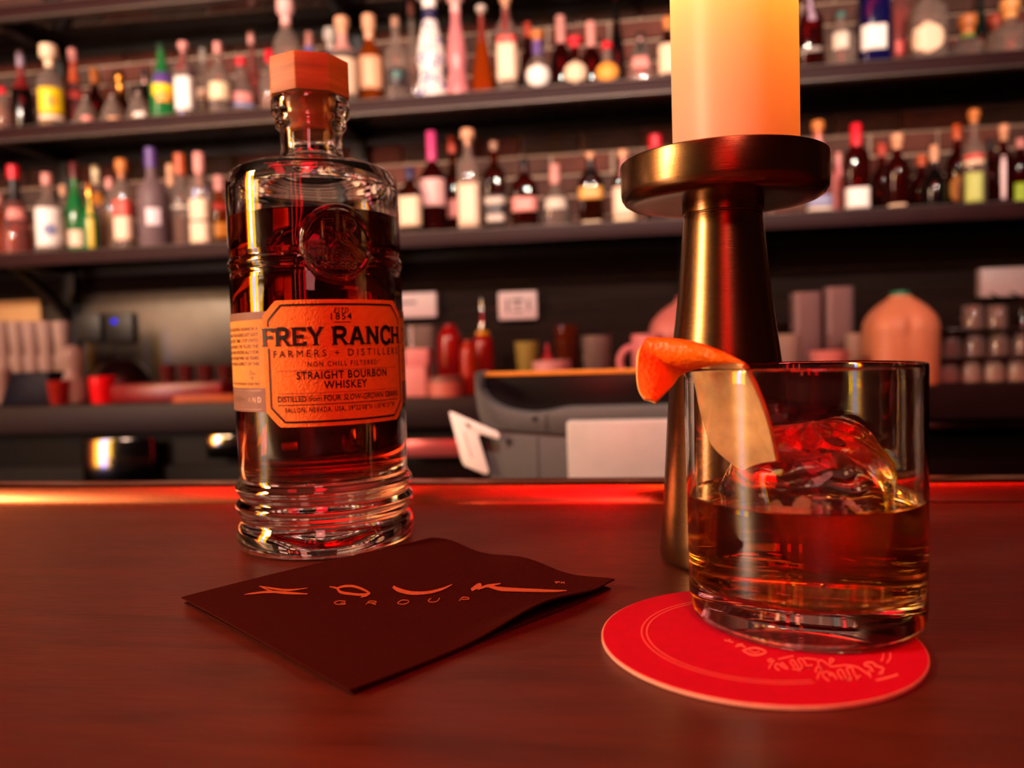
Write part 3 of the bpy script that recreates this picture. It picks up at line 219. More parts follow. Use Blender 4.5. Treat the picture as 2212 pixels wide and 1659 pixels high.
ITEM = {
 'pint0': (-1.7426, 2.02, 0.0237, -0.017, 0.2087),
 'pint1': (-1.696, 2.02, 0.0236, -0.017, 0.2071),
 'pint2': (-1.6511, 2.02, 0.0236, -0.017, 0.2055),
 'pint3': (-1.6065, 2.02, 0.0235, -0.017, 0.204),
 'pint4': (-1.5578, 2.02, 0.0234, -0.017, 0.2023),
 'pintfront': (-1.6127, 1.86, 0.0243, -0.017, 0.0743),
 'tray': (-1.5084, 1.86, 0.0723, -0.017, 0.0655),
 'carafe': (-1.393, 1.84, 0.0343, -0.017, 0.1317),
 'ring': (-1.406, 1.8, 0.0256, -0.017, 0.043),
 'redcup': (-1.2988, 1.82, 0.0314, -0.017, 0.05),
 'dome': (-1.369, 2.0, 0.0867, -0.017, 0.0926),
 'redtray': (-1.1293, 1.86, 0.1538, -0.017, 0.0288),
 'shot0': (-1.1457, 1.86, 0.02, -0.017, 0.0738),
 'shot1': (-1.0954, 1.86, 0.0199, -0.017, 0.0725),
 'shot2': (-1.0429, 1.86, 0.0198, -0.017, 0.0711),
 'shot3': (-0.9908, 1.86, 0.0198, -0.017, 0.0697),
 'board': (-0.9948, 1.77, 0.08, -0.017, 0.0),
 'box1': (-0.4896, 1.82, 0.0318, -0.017, 0.0551),
 'box2': (-0.4795, 1.82, 0.0285, -0.017, 0.0953),
 'canister': (-0.5209, 2.02, 0.0401, -0.017, 0.1558),
 'tin': (-0.4121, 1.8, 0.041, -0.017, 0.0288),
 'redb0': (-0.4322, 1.95, 0.0315, -0.017, 0.1547),
 'redb1': (-0.3711, 1.87, 0.019, -0.017, 0.1118),
 'redb2': (-0.348, 1.95, 0.0267, -0.017, 0.2152),
 'olive': (-0.2333, 1.92, 0.0306, -0.017, 0.1043),
 'tub': (-0.1669, 1.84, 0.0455, -0.017, 0.0578),
 'redspout': (-0.192, 2.0, 0.0141, -0.017, 0.0974),
 'amber': (-0.1376, 1.93, 0.0294, -0.017, 0.1409),
 'clear': (-0.0621, 1.86, 0.0337, -0.017, 0.113),
 'mug': (0.0544, 1.82, 0.0421, -0.017, 0.112),
 'jugl': (0.1545, 1.98, 0.091, -0.017, 0.2033),
 'bin0': (0.4536, 2.07, 0.0349, -0.017, 0.2062),
 'bin1': (0.5303, 2.07, 0.0348, -0.017, 0.2158),
 'grey0': (0.3822, 1.93, 0.0316, -0.017, 0.1027),
 'grey1': (0.5467, 1.97, 0.0253, -0.017, 0.1001),
 'pinkbowl': (0.4537, 1.84, 0.0433, -0.017, 0.0634),
 'jug': (0.6224, 1.9, 0.0747, -0.017, 0.1909),
 'lo0': (0.7296, 1.92, 0.0243, -0.017, 0.0388),
 'lo1': (0.7789, 1.92, 0.0242, -0.017, 0.0374),
 'lo2': (0.8278, 1.92, 0.0241, -0.017, 0.036),
 'lo3': (0.8763, 1.92, 0.024, -0.017, 0.0346),
 'mi0': (0.7355, 1.92, 0.0253, 0.0396, 0.0996),
 'mi1': (0.7867, 1.92, 0.0252, 0.0382, 0.098),
 'mi2': (0.8375, 1.92, 0.0251, 0.0368, 0.0963),
 'mi3': (0.8879, 1.92, 0.025, 0.0353, 0.0946),
 'hi0': (0.7838, 1.92, 0.0242, 0.0991, 0.1545),
 'hi1': (0.8336, 1.92, 0.0241, 0.0975, 0.1527),
 'blk0': (0.9069, 2.06, 0.0191, -0.017, 0.1877),
 'blk1': (0.9526, 2.06, 0.019, -0.017, 0.1881),
 'sign0': (-0.6011, 2.25, 0.0651, 0.1865, 0.2591),
 'sign1': (-0.2975, 2.25, 0.0559, 0.1706, 0.2511),
 'sign2': (1.0087, 2.25, 0.0685, 0.186, 0.2624),
 'card': (-1.9001, 2.24, 0.0846, 0.1941, 0.2866),
 'el0': (-1.6564, 2.27, 0.0466, 0.149, 0.2357),
 'el1': (-1.5491, 2.27, 0.0477, 0.1428, 0.2347),
 'splash': (-1.7428, 2.285, 0.559, 0.002, 0.3744),
 'rain': (-1.2179, 1.772, 0.0881, -0.2312, -0.0998),
 'handle': (-0.9415, 1.75, 0.0427, -0.1507, -0.0955),
 'strip': (-0.4323, 1.765, 0.069, -0.1528, -0.1153),
 'stripr': (0.7645, 1.765, 0.1444, -0.1131, -0.0947),
}
PEEL = [((0.0059, 0.2457, 0.0757), (0.0094, 0.2452, 0.0748)), ((0.0044, 0.2472, 0.0791), (0.0118, 0.2476, 0.0767)), ((0.0042, 0.2494, 0.0845), (0.0149, 0.2517, 0.0792)), ((0.0053, 0.2525, 0.0913), (0.02, 0.2577, 0.0835)), ((0.0089, 0.2561, 0.0942), (0.033, 0.2396, 0.0865)), ((0.0171, 0.2712, 0.0881), (0.0377, 0.2417, 0.0818)), ((0.0232, 0.2687, 0.081), (0.0407, 0.2421, 0.0748)), ((0.0255, 0.2639, 0.0698), (0.0429, 0.2419, 0.0672)), ((0.0286, 0.2598, 0.0596), (0.0442, 0.2424, 0.0609)), ((0.0368, 0.2566, 0.0522), (0.045, 0.2431, 0.057))]


# ------------------------------------------------------------------ colours and materials
def hexc(h):
    h = h.lstrip('#')
    v = [int(h[i:i + 2], 16) / 255 for i in (0, 2, 4)]
    return tuple(c / 12.92 if c <= .04045 else ((c + .055) / 1.055) ** 2.4 for c in v) + (1,)


MATS = {}


def base_mat(name):
    m = bpy.data.materials.new(name)
    m.use_nodes = True
    nt = m.node_tree
    return m, nt, nt.nodes['Principled BSDF'], nt.nodes['Material Output']


def N(nt, kind, **kw):
    n = nt.nodes.new(kind)
    for k, v in kw.items():
        if k in n.inputs:
            n.inputs[k].default_value = v
        else:
            setattr(n, k, v)
    return n


def mat(name, col, rough=.5, metal=0.0, var=.12, scale=60, bump=0.0, spec=.5, stretch=(1, 1, 1), coat=0, bscale=None, emit=0):
    """Principled material with noise variation of the colour and an optional noise bump."""
    if name in MATS:
        return MATS[name]
    m, nt, p, out = base_mat(name)
    col = hexc(col) if isinstance(col, str) else col
    tc = N(nt, 'ShaderNodeTexCoord')
    mp = N(nt, 'ShaderNodeMapping')
    mp.inputs['Scale'].default_value = stretch
    nt.links.new(tc.outputs['Object'], mp.inputs['Vector'])
    nz = N(nt, 'ShaderNodeTexNoise', Scale=scale, Detail=4)
    nt.links.new(mp.outputs['Vector'], nz.inputs['Vector'])
    ramp = N(nt, 'ShaderNodeValToRGB')
    ramp.color_ramp.elements[0].position = .3
    ramp.color_ramp.elements[1].position = .7
    ramp.color_ramp.elements[0].color = tuple(c * (1 - var) for c in col[:3]) + (1,)
    ramp.color_ramp.elements[1].color = tuple(min(1, c * (1 + var)) for c in col[:3]) + (1,)
    nt.links.new(nz.outputs['Fac'], ramp.inputs['Fac'])
    nt.links.new(ramp.outputs['Color'], p.inputs['Base Color'])
    p.inputs['Roughness'].default_value = rough
    p.inputs['Metallic'].default_value = metal
    p.inputs['Specular IOR Level'].default_value = spec
    p.inputs['Coat Weight'].default_value = coat
    if emit:
        nt.links.new(ramp.outputs['Color'], p.inputs['Emission Color'])
        p.inputs['Emission Strength'].default_value = emit
    if bump:
        n2 = nz
        if bscale:
            n2 = N(nt, 'ShaderNodeTexNoise', Scale=bscale, Detail=3)
            nt.links.new(mp.outputs['Vector'], n2.inputs['Vector'])
        b = N(nt, 'ShaderNodeBump', Strength=bump, Distance=.001)
        nt.links.new(n2.outputs['Fac'], b.inputs['Height'])
        nt.links.new(b.outputs['Normal'], p.inputs['Normal'])
    MATS[name] = m
    return m


def glow(name, col, strength):
    if name in MATS:
        return MATS[name]
    m, nt, p, out = base_mat(name)
    nt.nodes.remove(p)
    e = N(nt, 'ShaderNodeEmission')
    e.inputs['Color'].default_value = hexc(col) if isinstance(col, str) else col
    e.inputs['Strength'].default_value = strength
    nt.links.new(e.outputs[0], out.inputs['Surface'])
    MATS[name] = m
    return m


def thin(name, col, rough=.04, milk=0.0, milkcol=None, ior=1.5):
    """Glass of the far bottles and tumblers: tinted see-through with a fresnel gloss, a little milkiness."""
    if name in MATS:
        return MATS[name]
    m, nt, p, out = base_mat(name)
    nt.nodes.remove(p)
    col = hexc(col) if isinstance(col, str) else col
    t = N(nt, 'ShaderNodeBsdfTransparent')
    t.inputs['Color'].default_value = col
    g = N(nt, 'ShaderNodeBsdfGlossy', Roughness=rough)
    f = N(nt, 'ShaderNodeFresnel', IOR=ior)
    mx = N(nt, 'ShaderNodeMixShader')
    nt.links.new(f.outputs[0], mx.inputs['Fac'])
    nt.links.new(t.outputs[0], mx.inputs[1])
    nt.links.new(g.outputs[0], mx.inputs[2])
    res = mx
    if milk:
        d = N(nt, 'ShaderNodeBsdfDiffuse')
        d.inputs['Color'].default_value = hexc(milkcol) if milkcol else col
        m2 = N(nt, 'ShaderNodeMixShader')
        m2.inputs['Fac'].default_value = milk
        nt.links.new(mx.outputs[0], m2.inputs[1])
        nt.links.new(d.outputs[0], m2.inputs[2])
        res = m2
    nt.links.new(res.outputs[0], out.inputs['Surface'])
    MATS[name] = m
    return m


def refract(name, ior, col=(1, 1, 1, 1), absorb=None, density=0, bump=0, bscale=60):
    """Real refracting glass / liquid / ice, with absorbing body colour."""
    if name in MATS:
        return MATS[name]
    m, nt, p, out = base_mat(name)
    nt.nodes.remove(p)
    g = N(nt, 'ShaderNodeBsdfGlass', IOR=ior, Roughness=0)
    g.inputs['Color'].default_value = col
    nt.links.new(g.outputs[0], out.inputs['Surface'])
    if bump:
        tc = N(nt, 'ShaderNodeTexCoord')
        nz = N(nt, 'ShaderNodeTexNoise', Scale=bscale, Detail=2)
        nt.links.new(tc.outputs['Object'], nz.inputs['Vector'])
        b = N(nt, 'ShaderNodeBump', Strength=bump, Distance=.002)
        nt.links.new(nz.outputs['Fac'], b.inputs['Height'])
        nt.links.new(b.outputs['Normal'], g.inputs['Normal'])
    if absorb:
        v = N(nt, 'ShaderNodeVolumeAbsorption', Density=density)
        v.inputs['Color'].default_value = absorb
        nt.links.new(v.outputs[0], out.inputs['Volume'])
    MATS[name] = m
    return m


# ------------------------------------------------------------------ mesh helpers
def link(o, parent=None):
    COL.objects.link(o)
    if parent is not None:
        o.parent = parent
    return o


def mesh_obj(name, verts, faces, m, parent=None, smooth=True, sharp=40):
    me = bpy.data.meshes.new(name)
    me.from_pydata([tuple(map(float, v)) for v in verts], [], faces)
    me.update()
    if m is not None:
        me.materials.append(m)
    if smooth and len(me.polygons):
        me.polygons.foreach_set('use_smooth', [True] * len(me.polygons))
        if sharp:
            me.set_sharp_from_angle(angle=math.radians(sharp))
    return link(bpy.data.objects.new(name, me), parent)


def tag(o, label, cat, group=None, kind=None):
    if label:
        o['label'] = label
    if cat:
        o['category'] = cat
    if group:
        o['group'] = group
    if kind:
        o['kind'] = kind
    return o


def empty(name, loc, label, cat, group=None, rz=0):
    o = bpy.data.objects.new(name, None)
    o.empty_display_size = .02
    o.location = loc
    o.rotation_euler = (0, 0, rz)
    link(o)
    return tag(o, label, cat, group)


def lathe(prof, seg=32, sq=None, cap=True):
    """prof: (r, z) list. Returns verts, faces. sq: superellipse exponent for squarish bodies."""
    V, F, ring = [], [], []
    for r, z in prof:
        if r < 1e-6:
            ring.append([len(V)])
            V.append((0, 0, z))
        else:
            idx = []
            for k in range(seg):
                a = 2 * PI * k / seg
                ca, sa = math.cos(a), math.sin(a)
                s = 1.0
                if sq and r > .0001:
                    s = min(1.18, 1.0 / (abs(ca) ** sq + abs(sa) ** sq) ** (1 / sq))
                idx.append(len(V))
                V.append((r * s * ca, r * s * sa, z))
            ring.append(idx)
    for a, b in zip(ring[:-1], ring[1:]):
        if len(a) == 1 and len(b) == 1:
            continue
        if len(a) == 1:
            F += [(a[0], b[(k + 1) % seg], b[k]) for k in range(seg)]
        elif len(b) == 1:
            F += [(a[k], a[(k + 1) % seg], b[0]) for k in range(seg)]
        else:
            F += [(a[k], a[(k + 1) % seg], b[(k + 1) % seg], b[k]) for k in range(seg)]
    return V, F


def smooth_prof(pts, n=5):
    """Catmull-Rom through (r,z) points for rounded profiles."""
    P = [pts[0]] + list(pts) + [pts[-1]]
    out = []
    for i in range(1, len(P) - 2):
        p0, p1, p2, p3 = (np.array(P[j], float) for j in (i - 1, i, i + 1, i + 2))
        for k in range(n):
            t = k / n
            q = .5 * (2 * p1 + (p2 - p0) * t + (2 * p0 - 5 * p1 + 4 * p2 - p3) * t * t + (3 * p1 - p0 - 3 * p2 + p3) * t ** 3)
            out.append((max(0, float(q[0])), max(min(p1[1], p2[1]), min(float(q[1]), max(p1[1], p2[1])))))
    out.append(tuple(pts[-1]))
    return out


def box_data(x0, x1, y0, y1, z0, z1, bev=0.0, seg=1):
    bm = bmesh.new()
    bmesh.ops.create_cube(bm, size=1)
    bmesh.ops.scale(bm, vec=(x1 - x0, y1 - y0, z1 - z0), verts=bm.verts)
    bmesh.ops.translate(bm, vec=((x0 + x1) / 2, (y0 + y1) / 2, (z0 + z1) / 2), verts=bm.verts)
    if bev:
        bmesh.ops.bevel(bm, geom=list(bm.edges), offset=bev, segments=seg, profile=.5, affect='EDGES')
    return bm


def bm_obj(name, bm, m, parent=None, smooth=True):
    bmesh.ops.recalc_face_normals(bm, faces=bm.faces)
    me = bpy.data.meshes.new(name)
    bm.to_mesh(me)
    bm.free()
    if m is not None:
        me.materials.append(m)
    if smooth:
        me.polygons.foreach_set('use_smooth', [True] * len(me.polygons))
        me.set_sharp_from_angle(angle=math.radians(40))
    return link(bpy.data.objects.new(name, me), parent)


def box(name, x0, x1, y0, y1, z0, z1, m, parent=None, bev=.0, seg=2):
    return bm_obj(name, box_data(x0, x1, y0, y1, z0, z1, bev, seg), m, parent)


def prism_xz(name, pts, y0, y1, m, parent=None, bev=0.0):
    """Extrude an outline given in (x, z) from y0 to y1."""
    bm = bmesh.new()
    a = [bm.verts.new((x, y0, z)) for x, z in pts]
    b = [bm.verts.new((x, y1, z)) for x, z in pts]
    n = len(pts)
    bm.faces.new(a)
    bm.faces.new(b[::-1])
    for k in range(n):
        bm.faces.new((a[k], b[k], b[(k + 1) % n], a[(k + 1) % n]))
    bmesh.ops.recalc_face_normals(bm, faces=bm.faces)
    if bev:
        bmesh.ops.bevel(bm, geom=list(bm.edges), offset=bev, segments=2, profile=.5, affect='EDGES')
    return bm_obj(name, bm, m, parent)


def lathe_obj(name, prof, m, parent=None, seg=32, sq=None, loc=None, sharp=40):
    v, f = lathe(prof, seg, sq)
    o = mesh_obj(name, v, f, m, parent, True, sharp)
    if loc:
        o.location = loc
    return o


def text_mesh(s, size, align='CENTER', bold=0.0, shear=0.0, spacing=1.0, sx=1.0):
    """Flat lettering as vertices (x, y) and faces."""
    c = bpy.data.curves.new('lettering', 'FONT')
    c.body = s
    c.size = size
    c.align_x = align
    c.align_y = 'CENTER'
    c.offset = bold
    c.shear = shear
    c.space_character = spacing
    c.resolution_u = 3
    o = bpy.data.objects.new('lettering', c)
    me = bpy.data.meshes.new_from_object(o)
    v = [(p.co.x * sx, p.co.y) for p in me.vertices]
    f = [tuple(p.vertices) for p in me.polygons]
    bpy.data.objects.remove(o)
    bpy.data.meshes.remove(me)
    bpy.data.curves.remove(c)
    return v, f


def stroke(pts, widths):
    """A brush stroke: ribbon along a 2D polyline with a width at each point."""
    n = len(pts)
    if not hasattr(widths, '__len__'):
        widths = [widths] * n
    P = np.array(pts, float)
    if n > 2:
        Q, Wd = [], []
        E = np.vstack([2 * P[0] - P[1], P, 2 * P[-1] - P[-2]])
        for i in range(1, n):
            for k in range(5):
                t = k / 5
                p0, p1, p2, p3 = E[i - 1], E[i], E[i + 1], E[i + 2]
                Q.append(.5 * (2 * p1 + (p2 - p0) * t + (2 * p0 - 5 * p1 + 4 * p2 - p3) * t * t + (3 * p1 - p0 - 3 * p2 + p3) * t ** 3))
                Wd.append(widths[i - 1] * (1 - t) + widths[i] * t)
        Q.append(P[-1])
        Wd.append(widths[-1])
        P = np.array(Q)
        widths = Wd
    T = np.gradient(P, axis=0)
    T /= np.maximum(np.linalg.norm(T, axis=1, keepdims=True), 1e-9)
    Nn = np.c_[-T[:, 1], T[:, 0]]
    w = np.array(widths)[:, None] / 2
    L, R = P + Nn * w, P - Nn * w
    v = [tuple(p) for p in L] + [tuple(p) for p in R]
    m = len(P)
    f = [(k, m + k, m + k + 1, k + 1) for k in range(m - 1)]
    return v, f


def ribbon(n2):
    """Faces of a ribbon given as its left edge then its right edge."""
    m = n2 // 2
    return [(k, m + k, m + k + 1, k + 1) for k in range(m - 1)]


def merge(parts):
    V, F = [], []
    for v, f in parts:
        o = len(V)
        V += list(v)
        F += [tuple(i + o for i in q) for q in f]
    return V, F


# ------------------------------------------------------------------ the room
wood_dark = mat('dark_panelling', '#1a0e0b', .75, 0, .35, 5, .1, spec=.08, stretch=(1, 1, 14))
brick_mats = [mat('brick_red', '#5a2a1e', .85, 0, .25, 30, .5), mat('brick_brown', '#4a2a20', .85, 0, .25, 30, .5),
              mat('brick_dark', '#3e2a22', .85, 0, .25, 30, .5)]
mortar = mat('mortar', '#a48a78', .95, 0, .15, 80, .3)
black_steel = mat('black_steel', '#0b0a0a', .5, .3, .1)
plaster = mat('dark_plaster', '#1c1310', .9, 0, .15, 8)


def structure(o):
    o['kind'] = 'structure'
    return o


WALL = 2.30
structure(box('floor', -3.6, 3.2, -3.3, 2.5, -1.12, -1.05, mat('floor_boards', '#20120d', .5, 0, .3, 4, .1, stretch=(1, 8, 1))))
structure(box('ceiling', -3.6, 3.2, -3.3, 2.5, 1.95, 2.02, mat('ceiling_paint', '#120c0b', .8)))
structure(box('wall_left', -3.6, -3.5, -3.3, 2.5, -1.05, 1.95, plaster))
structure(box('wall_right', 3.1, 3.2, -3.3, 2.5, -1.05, 1.95, plaster))
structure(box('wall_front', -3.5, 3.1, -3.3, -3.2, -1.05, 1.95, plaster))
wall = structure(box('wall_back', -3.5, 3.1, WALL, WALL + .15, -1.05, 1.95, mortar))
# bricks between and above the shelves, each a piece of the wall
BW, BH, J = .174, .0600, .0095
brick_data = []
for k in range(4):
    bm = box_data(-(BW - J) / 2, (BW - J) / 2, -.012, .006, -(BH - J) / 2, (BH - J) / 2, .0025, 1)
    for v in bm.verts:
        v.co += Vector((random.uniform(-.0014, .0014), random.uniform(-.0015, .0015), random.uniform(-.0012, .0012)))
    me = bpy.data.meshes.new('brick')
    bm.to_mesh(me)
    bm.free()
    brick_data.append(me)
bd = []
for me in brick_data:
    for m in brick_mats:
        q = me.copy()
        q.materials.append(m)
        bd.append(q)
for r in range(14):
    z = .7006 - BH / 2 - 5 * BH + r * BH
    for k in range(20):
        x = -.193 + BW * (k - 10.5) + (BW / 2 if r % 2 else 0)
        o = bpy.data.objects.new('brick', random.choice(bd))
        o.location = (x, WALL, z)
        link(o, wall)
rest = bmesh.new()
for r in range(-1, 26):
    z = .7006 - BH / 2 - 5 * BH + r * BH
    for k in range(-8, 28):
        if 0 <= r < 14 and 0 <= k < 20:
            continue
        x = -.193 + BW * (k - 10.5) + (BW / 2 if r % 2 else 0)
        if not (-3.4 < x < 3.0 and .36 < z < 1.92):
            continue
        q = bmesh.ops.create_cube(rest, size=1)['verts']
        bmesh.ops.scale(rest, vec=(BW - J, .018, BH - J), verts=q)
        bmesh.ops.translate(rest, vec=(x, WALL - .003, z), verts=q)
o = bm_obj('brick_field', rest, brick_mats[1], wall, False)
o['kind'] = 'stuff'
# dark boarding under the lowest shelf
zb = -.02
for k in range(5):
    box('panel', -2.6, 2.4, WALL - .014, WALL + .004, zb + k * .076, zb + k * .076 + .0735, wood_dark, wall, .001, 1)

# ------------------------------------------------------------------ lights seen only as reflections
col_t = empty('light_column', (-2.72, -.72, -.45), 'tall coloured light column at the far left wall of the guests', 'lamp', rz=math.radians(-68))
for k, (x0, x1, z0, z1, c, s) in enumerate([(-.46, -.36, 0, 1.9, '#ff1020', 9), (-.35, -.10, 0, 1.9, '#ffc000', 23), (-.09, .09, 0, .95, '#8a9cff', 34), (-.09, .09, .96, 1.9, '#c8d0ff', 32),
                                            (.10, .35, 0, 1.9, '#ffbc00', 23)]):
    box('light_bar', x0, x1, -.02, 0, z0, z1, glow('column_glow_%d' % k, c, s), col_t)
box('frame', -.50, .39, -.06, -.021, -.06, 1.96, black_steel, col_t, .004)

neon = empty('neon_sign', (0, -2.9, .2), 'red glowing panel sign on the wall behind the guests', 'sign')
box('backboard', -.75, .75, -.06, -.02, 0, 1.2, black_steel, neon, .005)
for k, (x0, w, c, s) in enumerate(((-.55, .10, '#ff5040', 7), (-.20, .10, '#ff0a18', 9), (.16, .16, '#ff0614', 8))):
    box('glow_panel', x0 - w / 2, x0 + w / 2, -.019, .0, .08, 1.1, glow('neon_red_%d' % k, c, s), neon)
for k, (x, y, s) in enumerate(((.18, -1.55, 21), (-1.15, -1.6, 9))):
    t = empty('light_box', (x, y, 1.9), '%s red glowing light box hanging under the guests\' ceiling' % ['bright', 'dimmer'][k], 'light', 'red light boxes')
    box('housing', -.24, .24, -.02, 1.12, .02, .05, black_steel, t)
    box('diffuser', -.22, .22, .0, 1.10, .0, .02, glow('box_red_%d' % k, '#ff1024', s), t)
for r, y in enumerate((.02, -.28)):
    for k in range(5):
        t = empty('light_strip', (-1.2 + k * .55, y, 1.9), 'red ceiling light strip, %s of the %s row over the guests' % (['first', 'second', 'third', 'fourth', 'fifth'][k], ['inner', 'outer'][r]), 'light', 'red ceiling strips')
        box('channel', -.24, .24, -.025, .025, .03, .05, black_steel, t)
        box('diffuser', -.23, .23, -.02, .02, .0, .03, glow('strip_red', '#ff0818', 11), t)
for k in range(5):
    t = empty('ceiling_spot', (-1.47 + k * .55, -.13, 1.9), 'warm round ceiling spot, number %s from the left over the guests' % ['one', 'two', 'three', 'four', 'five'][k], 'light', 'warm ceiling spots')
    lathe_obj('housing', [(.045, .05), (.045, 0), (.036, 0), (.036, .04), (0, .04)], black_steel, t, 20)
    lathe_obj('bulb', [(0, .005), (.02, .008), (.03, .02), (.03, .038), (0, .039)], glow('spot_warm', '#ffb860', 30), t, 16)

# ------------------------------------------------------------------ guest bar
bar_mat, nt, p, out_ = base_mat('bar_top_finish')
tc = N(nt, 'ShaderNodeTexCoord')
mp = N(nt, 'ShaderNodeMapping')
mp.inputs['Scale'].default_value = (3, 22, 1)
nt.links.new(tc.outputs['Object'], mp.inputs['Vector'])
nz = N(nt, 'ShaderNodeTexNoise', Scale=5, Detail=7, Distortion=.6)
nt.links.new(mp.outputs['Vector'], nz.inputs['Vector'])
rp = N(nt, 'ShaderNodeValToRGB')
rp.color_ramp.elements[0].color = (.064, .015, .007, 1)
rp.color_ramp.elements[1].color = (.118, .029, .014, 1)
rp.color_ramp.elements[0].position = .3
rp.color_ramp.elements[1].position = .72
nt.links.new(nz.outputs['Fac'], rp.inputs['Fac'])
nt.links.new(rp.outputs['Color'], p.inputs['Base Color'])
nz2 = N(nt, 'ShaderNodeTexNoise', Scale=26, Detail=5)
nt.links.new(mp.outputs['Vector'], nz2.inputs['Vector'])
mr = N(nt, 'ShaderNodeMapRange')
mr.inputs['To Min'].default_value = .30
mr.inputs['To Max'].default_value = .48
nt.links.new(nz2.outputs['Fac'], mr.inputs['Value'])
nt.links.new(mr.outputs[0], p.inputs['Roughness'])
bp = N(nt, 'ShaderNodeBump', Strength=.18, Distance=.0006)
nt.links.new(nz2.outputs['Fac'], bp.inputs['Height'])
nt.links.new(bp.outputs['Normal'], p.inputs['Normal'])
p.inputs['Specular IOR Level'].default_value = .5

copper = mat('copper_rail', '#d88058', .24, 1, .1, 30, .04, stretch=(1, 20, 20))
bar = empty('bar_counter', (0, 0, -1.05), 'long dark red brown bar top with a copper coloured rail along its far edge', 'bar')


def onbar(o):
    o.location = (0, 0, 1.05)
    return o


onbar(box('counter_top', -1.9, 1.7, -.42, .4585, -.045, 0, bar_mat, bar, .0012))
onbar(box('edge_strip', -1.9, 1.7, .4588, .4632, -.045, -.0008, mat('edge_strip_metal', '#9a5038', .3, 1, .1), bar, .0006))
bm = bmesh.new()
pf = [(.4655, -.045), (.4655, -.0012), (.4660, .0004), (.4706, .0086), (.4722, .0100), (.4745, .0104), (.4890, .0104), (.4912, .0094), (.4920, .0070), (.4920, -.045)]
ra = [bm.verts.new((-1.9, y, z)) for y, z in pf]
rb = [bm.verts.new((1.7, y, z)) for y, z in pf]
bm.faces.new(ra)
bm.faces.new(rb[::-1])
for k in range(len(pf)):
    bm.faces.new((ra[k], rb[k], rb[(k + 1) % len(pf)], ra[(k + 1) % len(pf)]))
onbar(bm_obj('rail', bm, copper, bar))
onbar(box('front_panel', -1.9, 1.7, -.30, .44, -1.045, -.046, wood_dark, bar, .004))
onbar(box('work_shelf', -1.9, 1.7, .493, 1.02, -.16, -.12, mat('steel_work_top', '#3a3634', .35, .9, .1), bar, .002))
onbar(box('under_cabinet', -1.9, 1.7, .50, 1.0, -1.045, -.161, black_steel, bar, .004))

# ------------------------------------------------------------------ whiskey bottle
BX, BY = -.1476, .3717
glass_mat = refract('clear_glass', 1.5, (.985, .985, .975, 1))
bottle = empty('whiskey_bottle', (BX, BY, 0), 'tall ribbed whiskey bottle with an orange label and an octagonal wooden stopper', 'bottle')
outer = [(.0290, .0012), (.0345, .0004), (.0385, .0003), (.0412, .0013), (.0425, .0034), (.0428, .0062), (.0426, .0092), (.0417, .0118), (.0406, .0136), (.0402, .0150),
         (.0406, .0164), (.0419, .0180), (.0427, .0197), (.0428, .0210), (.0421, .0226), (.0409, .0240), (.0404, .0251), (.0409, .0264), (.0420, .0278), (.0426, .0292),
         (.0423, .0308), (.0413, .0322), (.0405, .0336), (.0402, .0352), (.0403, .0400), (.0405, .0500), (.0407, .0620), (.0408, .0800), (.0409, .1000), (.0409, .1200), (.0408, .1280),
         (.0406, .1298), (.0403, .1308), (.0402, .1318), (.0406, .1328), (.0412, .1340), (.0414, .1352), (.0411, .1364), (.0404, .1374), (.0402, .1382), (.0404, .1390), (.0407, .1402),
         (.0408, .1430), (.0408, .1560), (.0408, .1640), (.0408, .1700), (.0407, .1735), (.0403, .1757), (.0393, .1776), (.0372, .1794), (.0330, .1812), (.0270, .1828), (.0210, .1842),
         (.0172, .1856), (.0154, .1870), (.0148, .1890), (.0146, .1920), (.0146, .1980), (.0148, .1998), (.0156, .2010), (.0165, .2018), (.0168, .2030), (.0168, .2046), (.0165, .2056),
         (.0172, .2063), (.0182, .2072), (.0186, .2086), (.0186, .2128), (.0183, .2140), (.0172, .2146), (.0150, .2147), (.0125, .2145)]
inner = [(.0118, .2130), (.0117, .2050), (.0116, .1900), (.0122, .1868), (.0150, .1840), (.0230, .1808), (.0310, .1788), (.0345, .1768), (.0362, .1742), (.0368, .1700), (.0369, .1500),
         (.0369, .1000), (.0368, .0600), (.0366, .0480), (.0358, .0420), (.0335, .0370), (.0290, .0330), (.0220, .0308), (.0120, .0300), (0, .0299)]
# outer wall as a dense grid so that the round seal can be embossed into it
th_seal, z_seal, r_seal = math.radians(35.2), .1415, .0153
ang = list(np.arange(math.radians(8), math.radians(63), math.radians(.28)))
ang = np.array(ang + list(np.linspace(math.radians(63), math.radians(368), 150)[:-1]))
zz = [z for r, z in outer]
zd = np.unique(np.round(np.concatenate([np.array([z for z in zz if z < .122]), np.arange(.1225, .161, .00022), np.array([z for z in zz if z > .161 and z <= .1700])]), 6))
oz = np.array([z for r, z in outer if z <= .17])
orr = np.array([r for r, z in outer if z <= .17])
k0 = int(np.argmin(np.abs(oz - .0003)))
low = [(r, z) for (r, z) in outer[:k0 + 1]]
rows = [(r, z) for r, z in low] + [(float(np.interp(z, oz[k0:], orr[k0:])), float(z)) for z in zd if z > .0012] + [(r, z) for r, z in outer if z > .17]
segs = []


def seg(*pts):
    for a, b in zip(pts[:-1], pts[1:]):
        segs.append((a, b))


def circ(cx, cy, r, a0=0, a1=360, n=14):
    return [(cx + r * math.cos(math.radians(a0 + (a1 - a0) * k / n)), cy + r * math.sin(math.radians(a0 + (a1 - a0) * k / n))) for k in range(n + 1)]


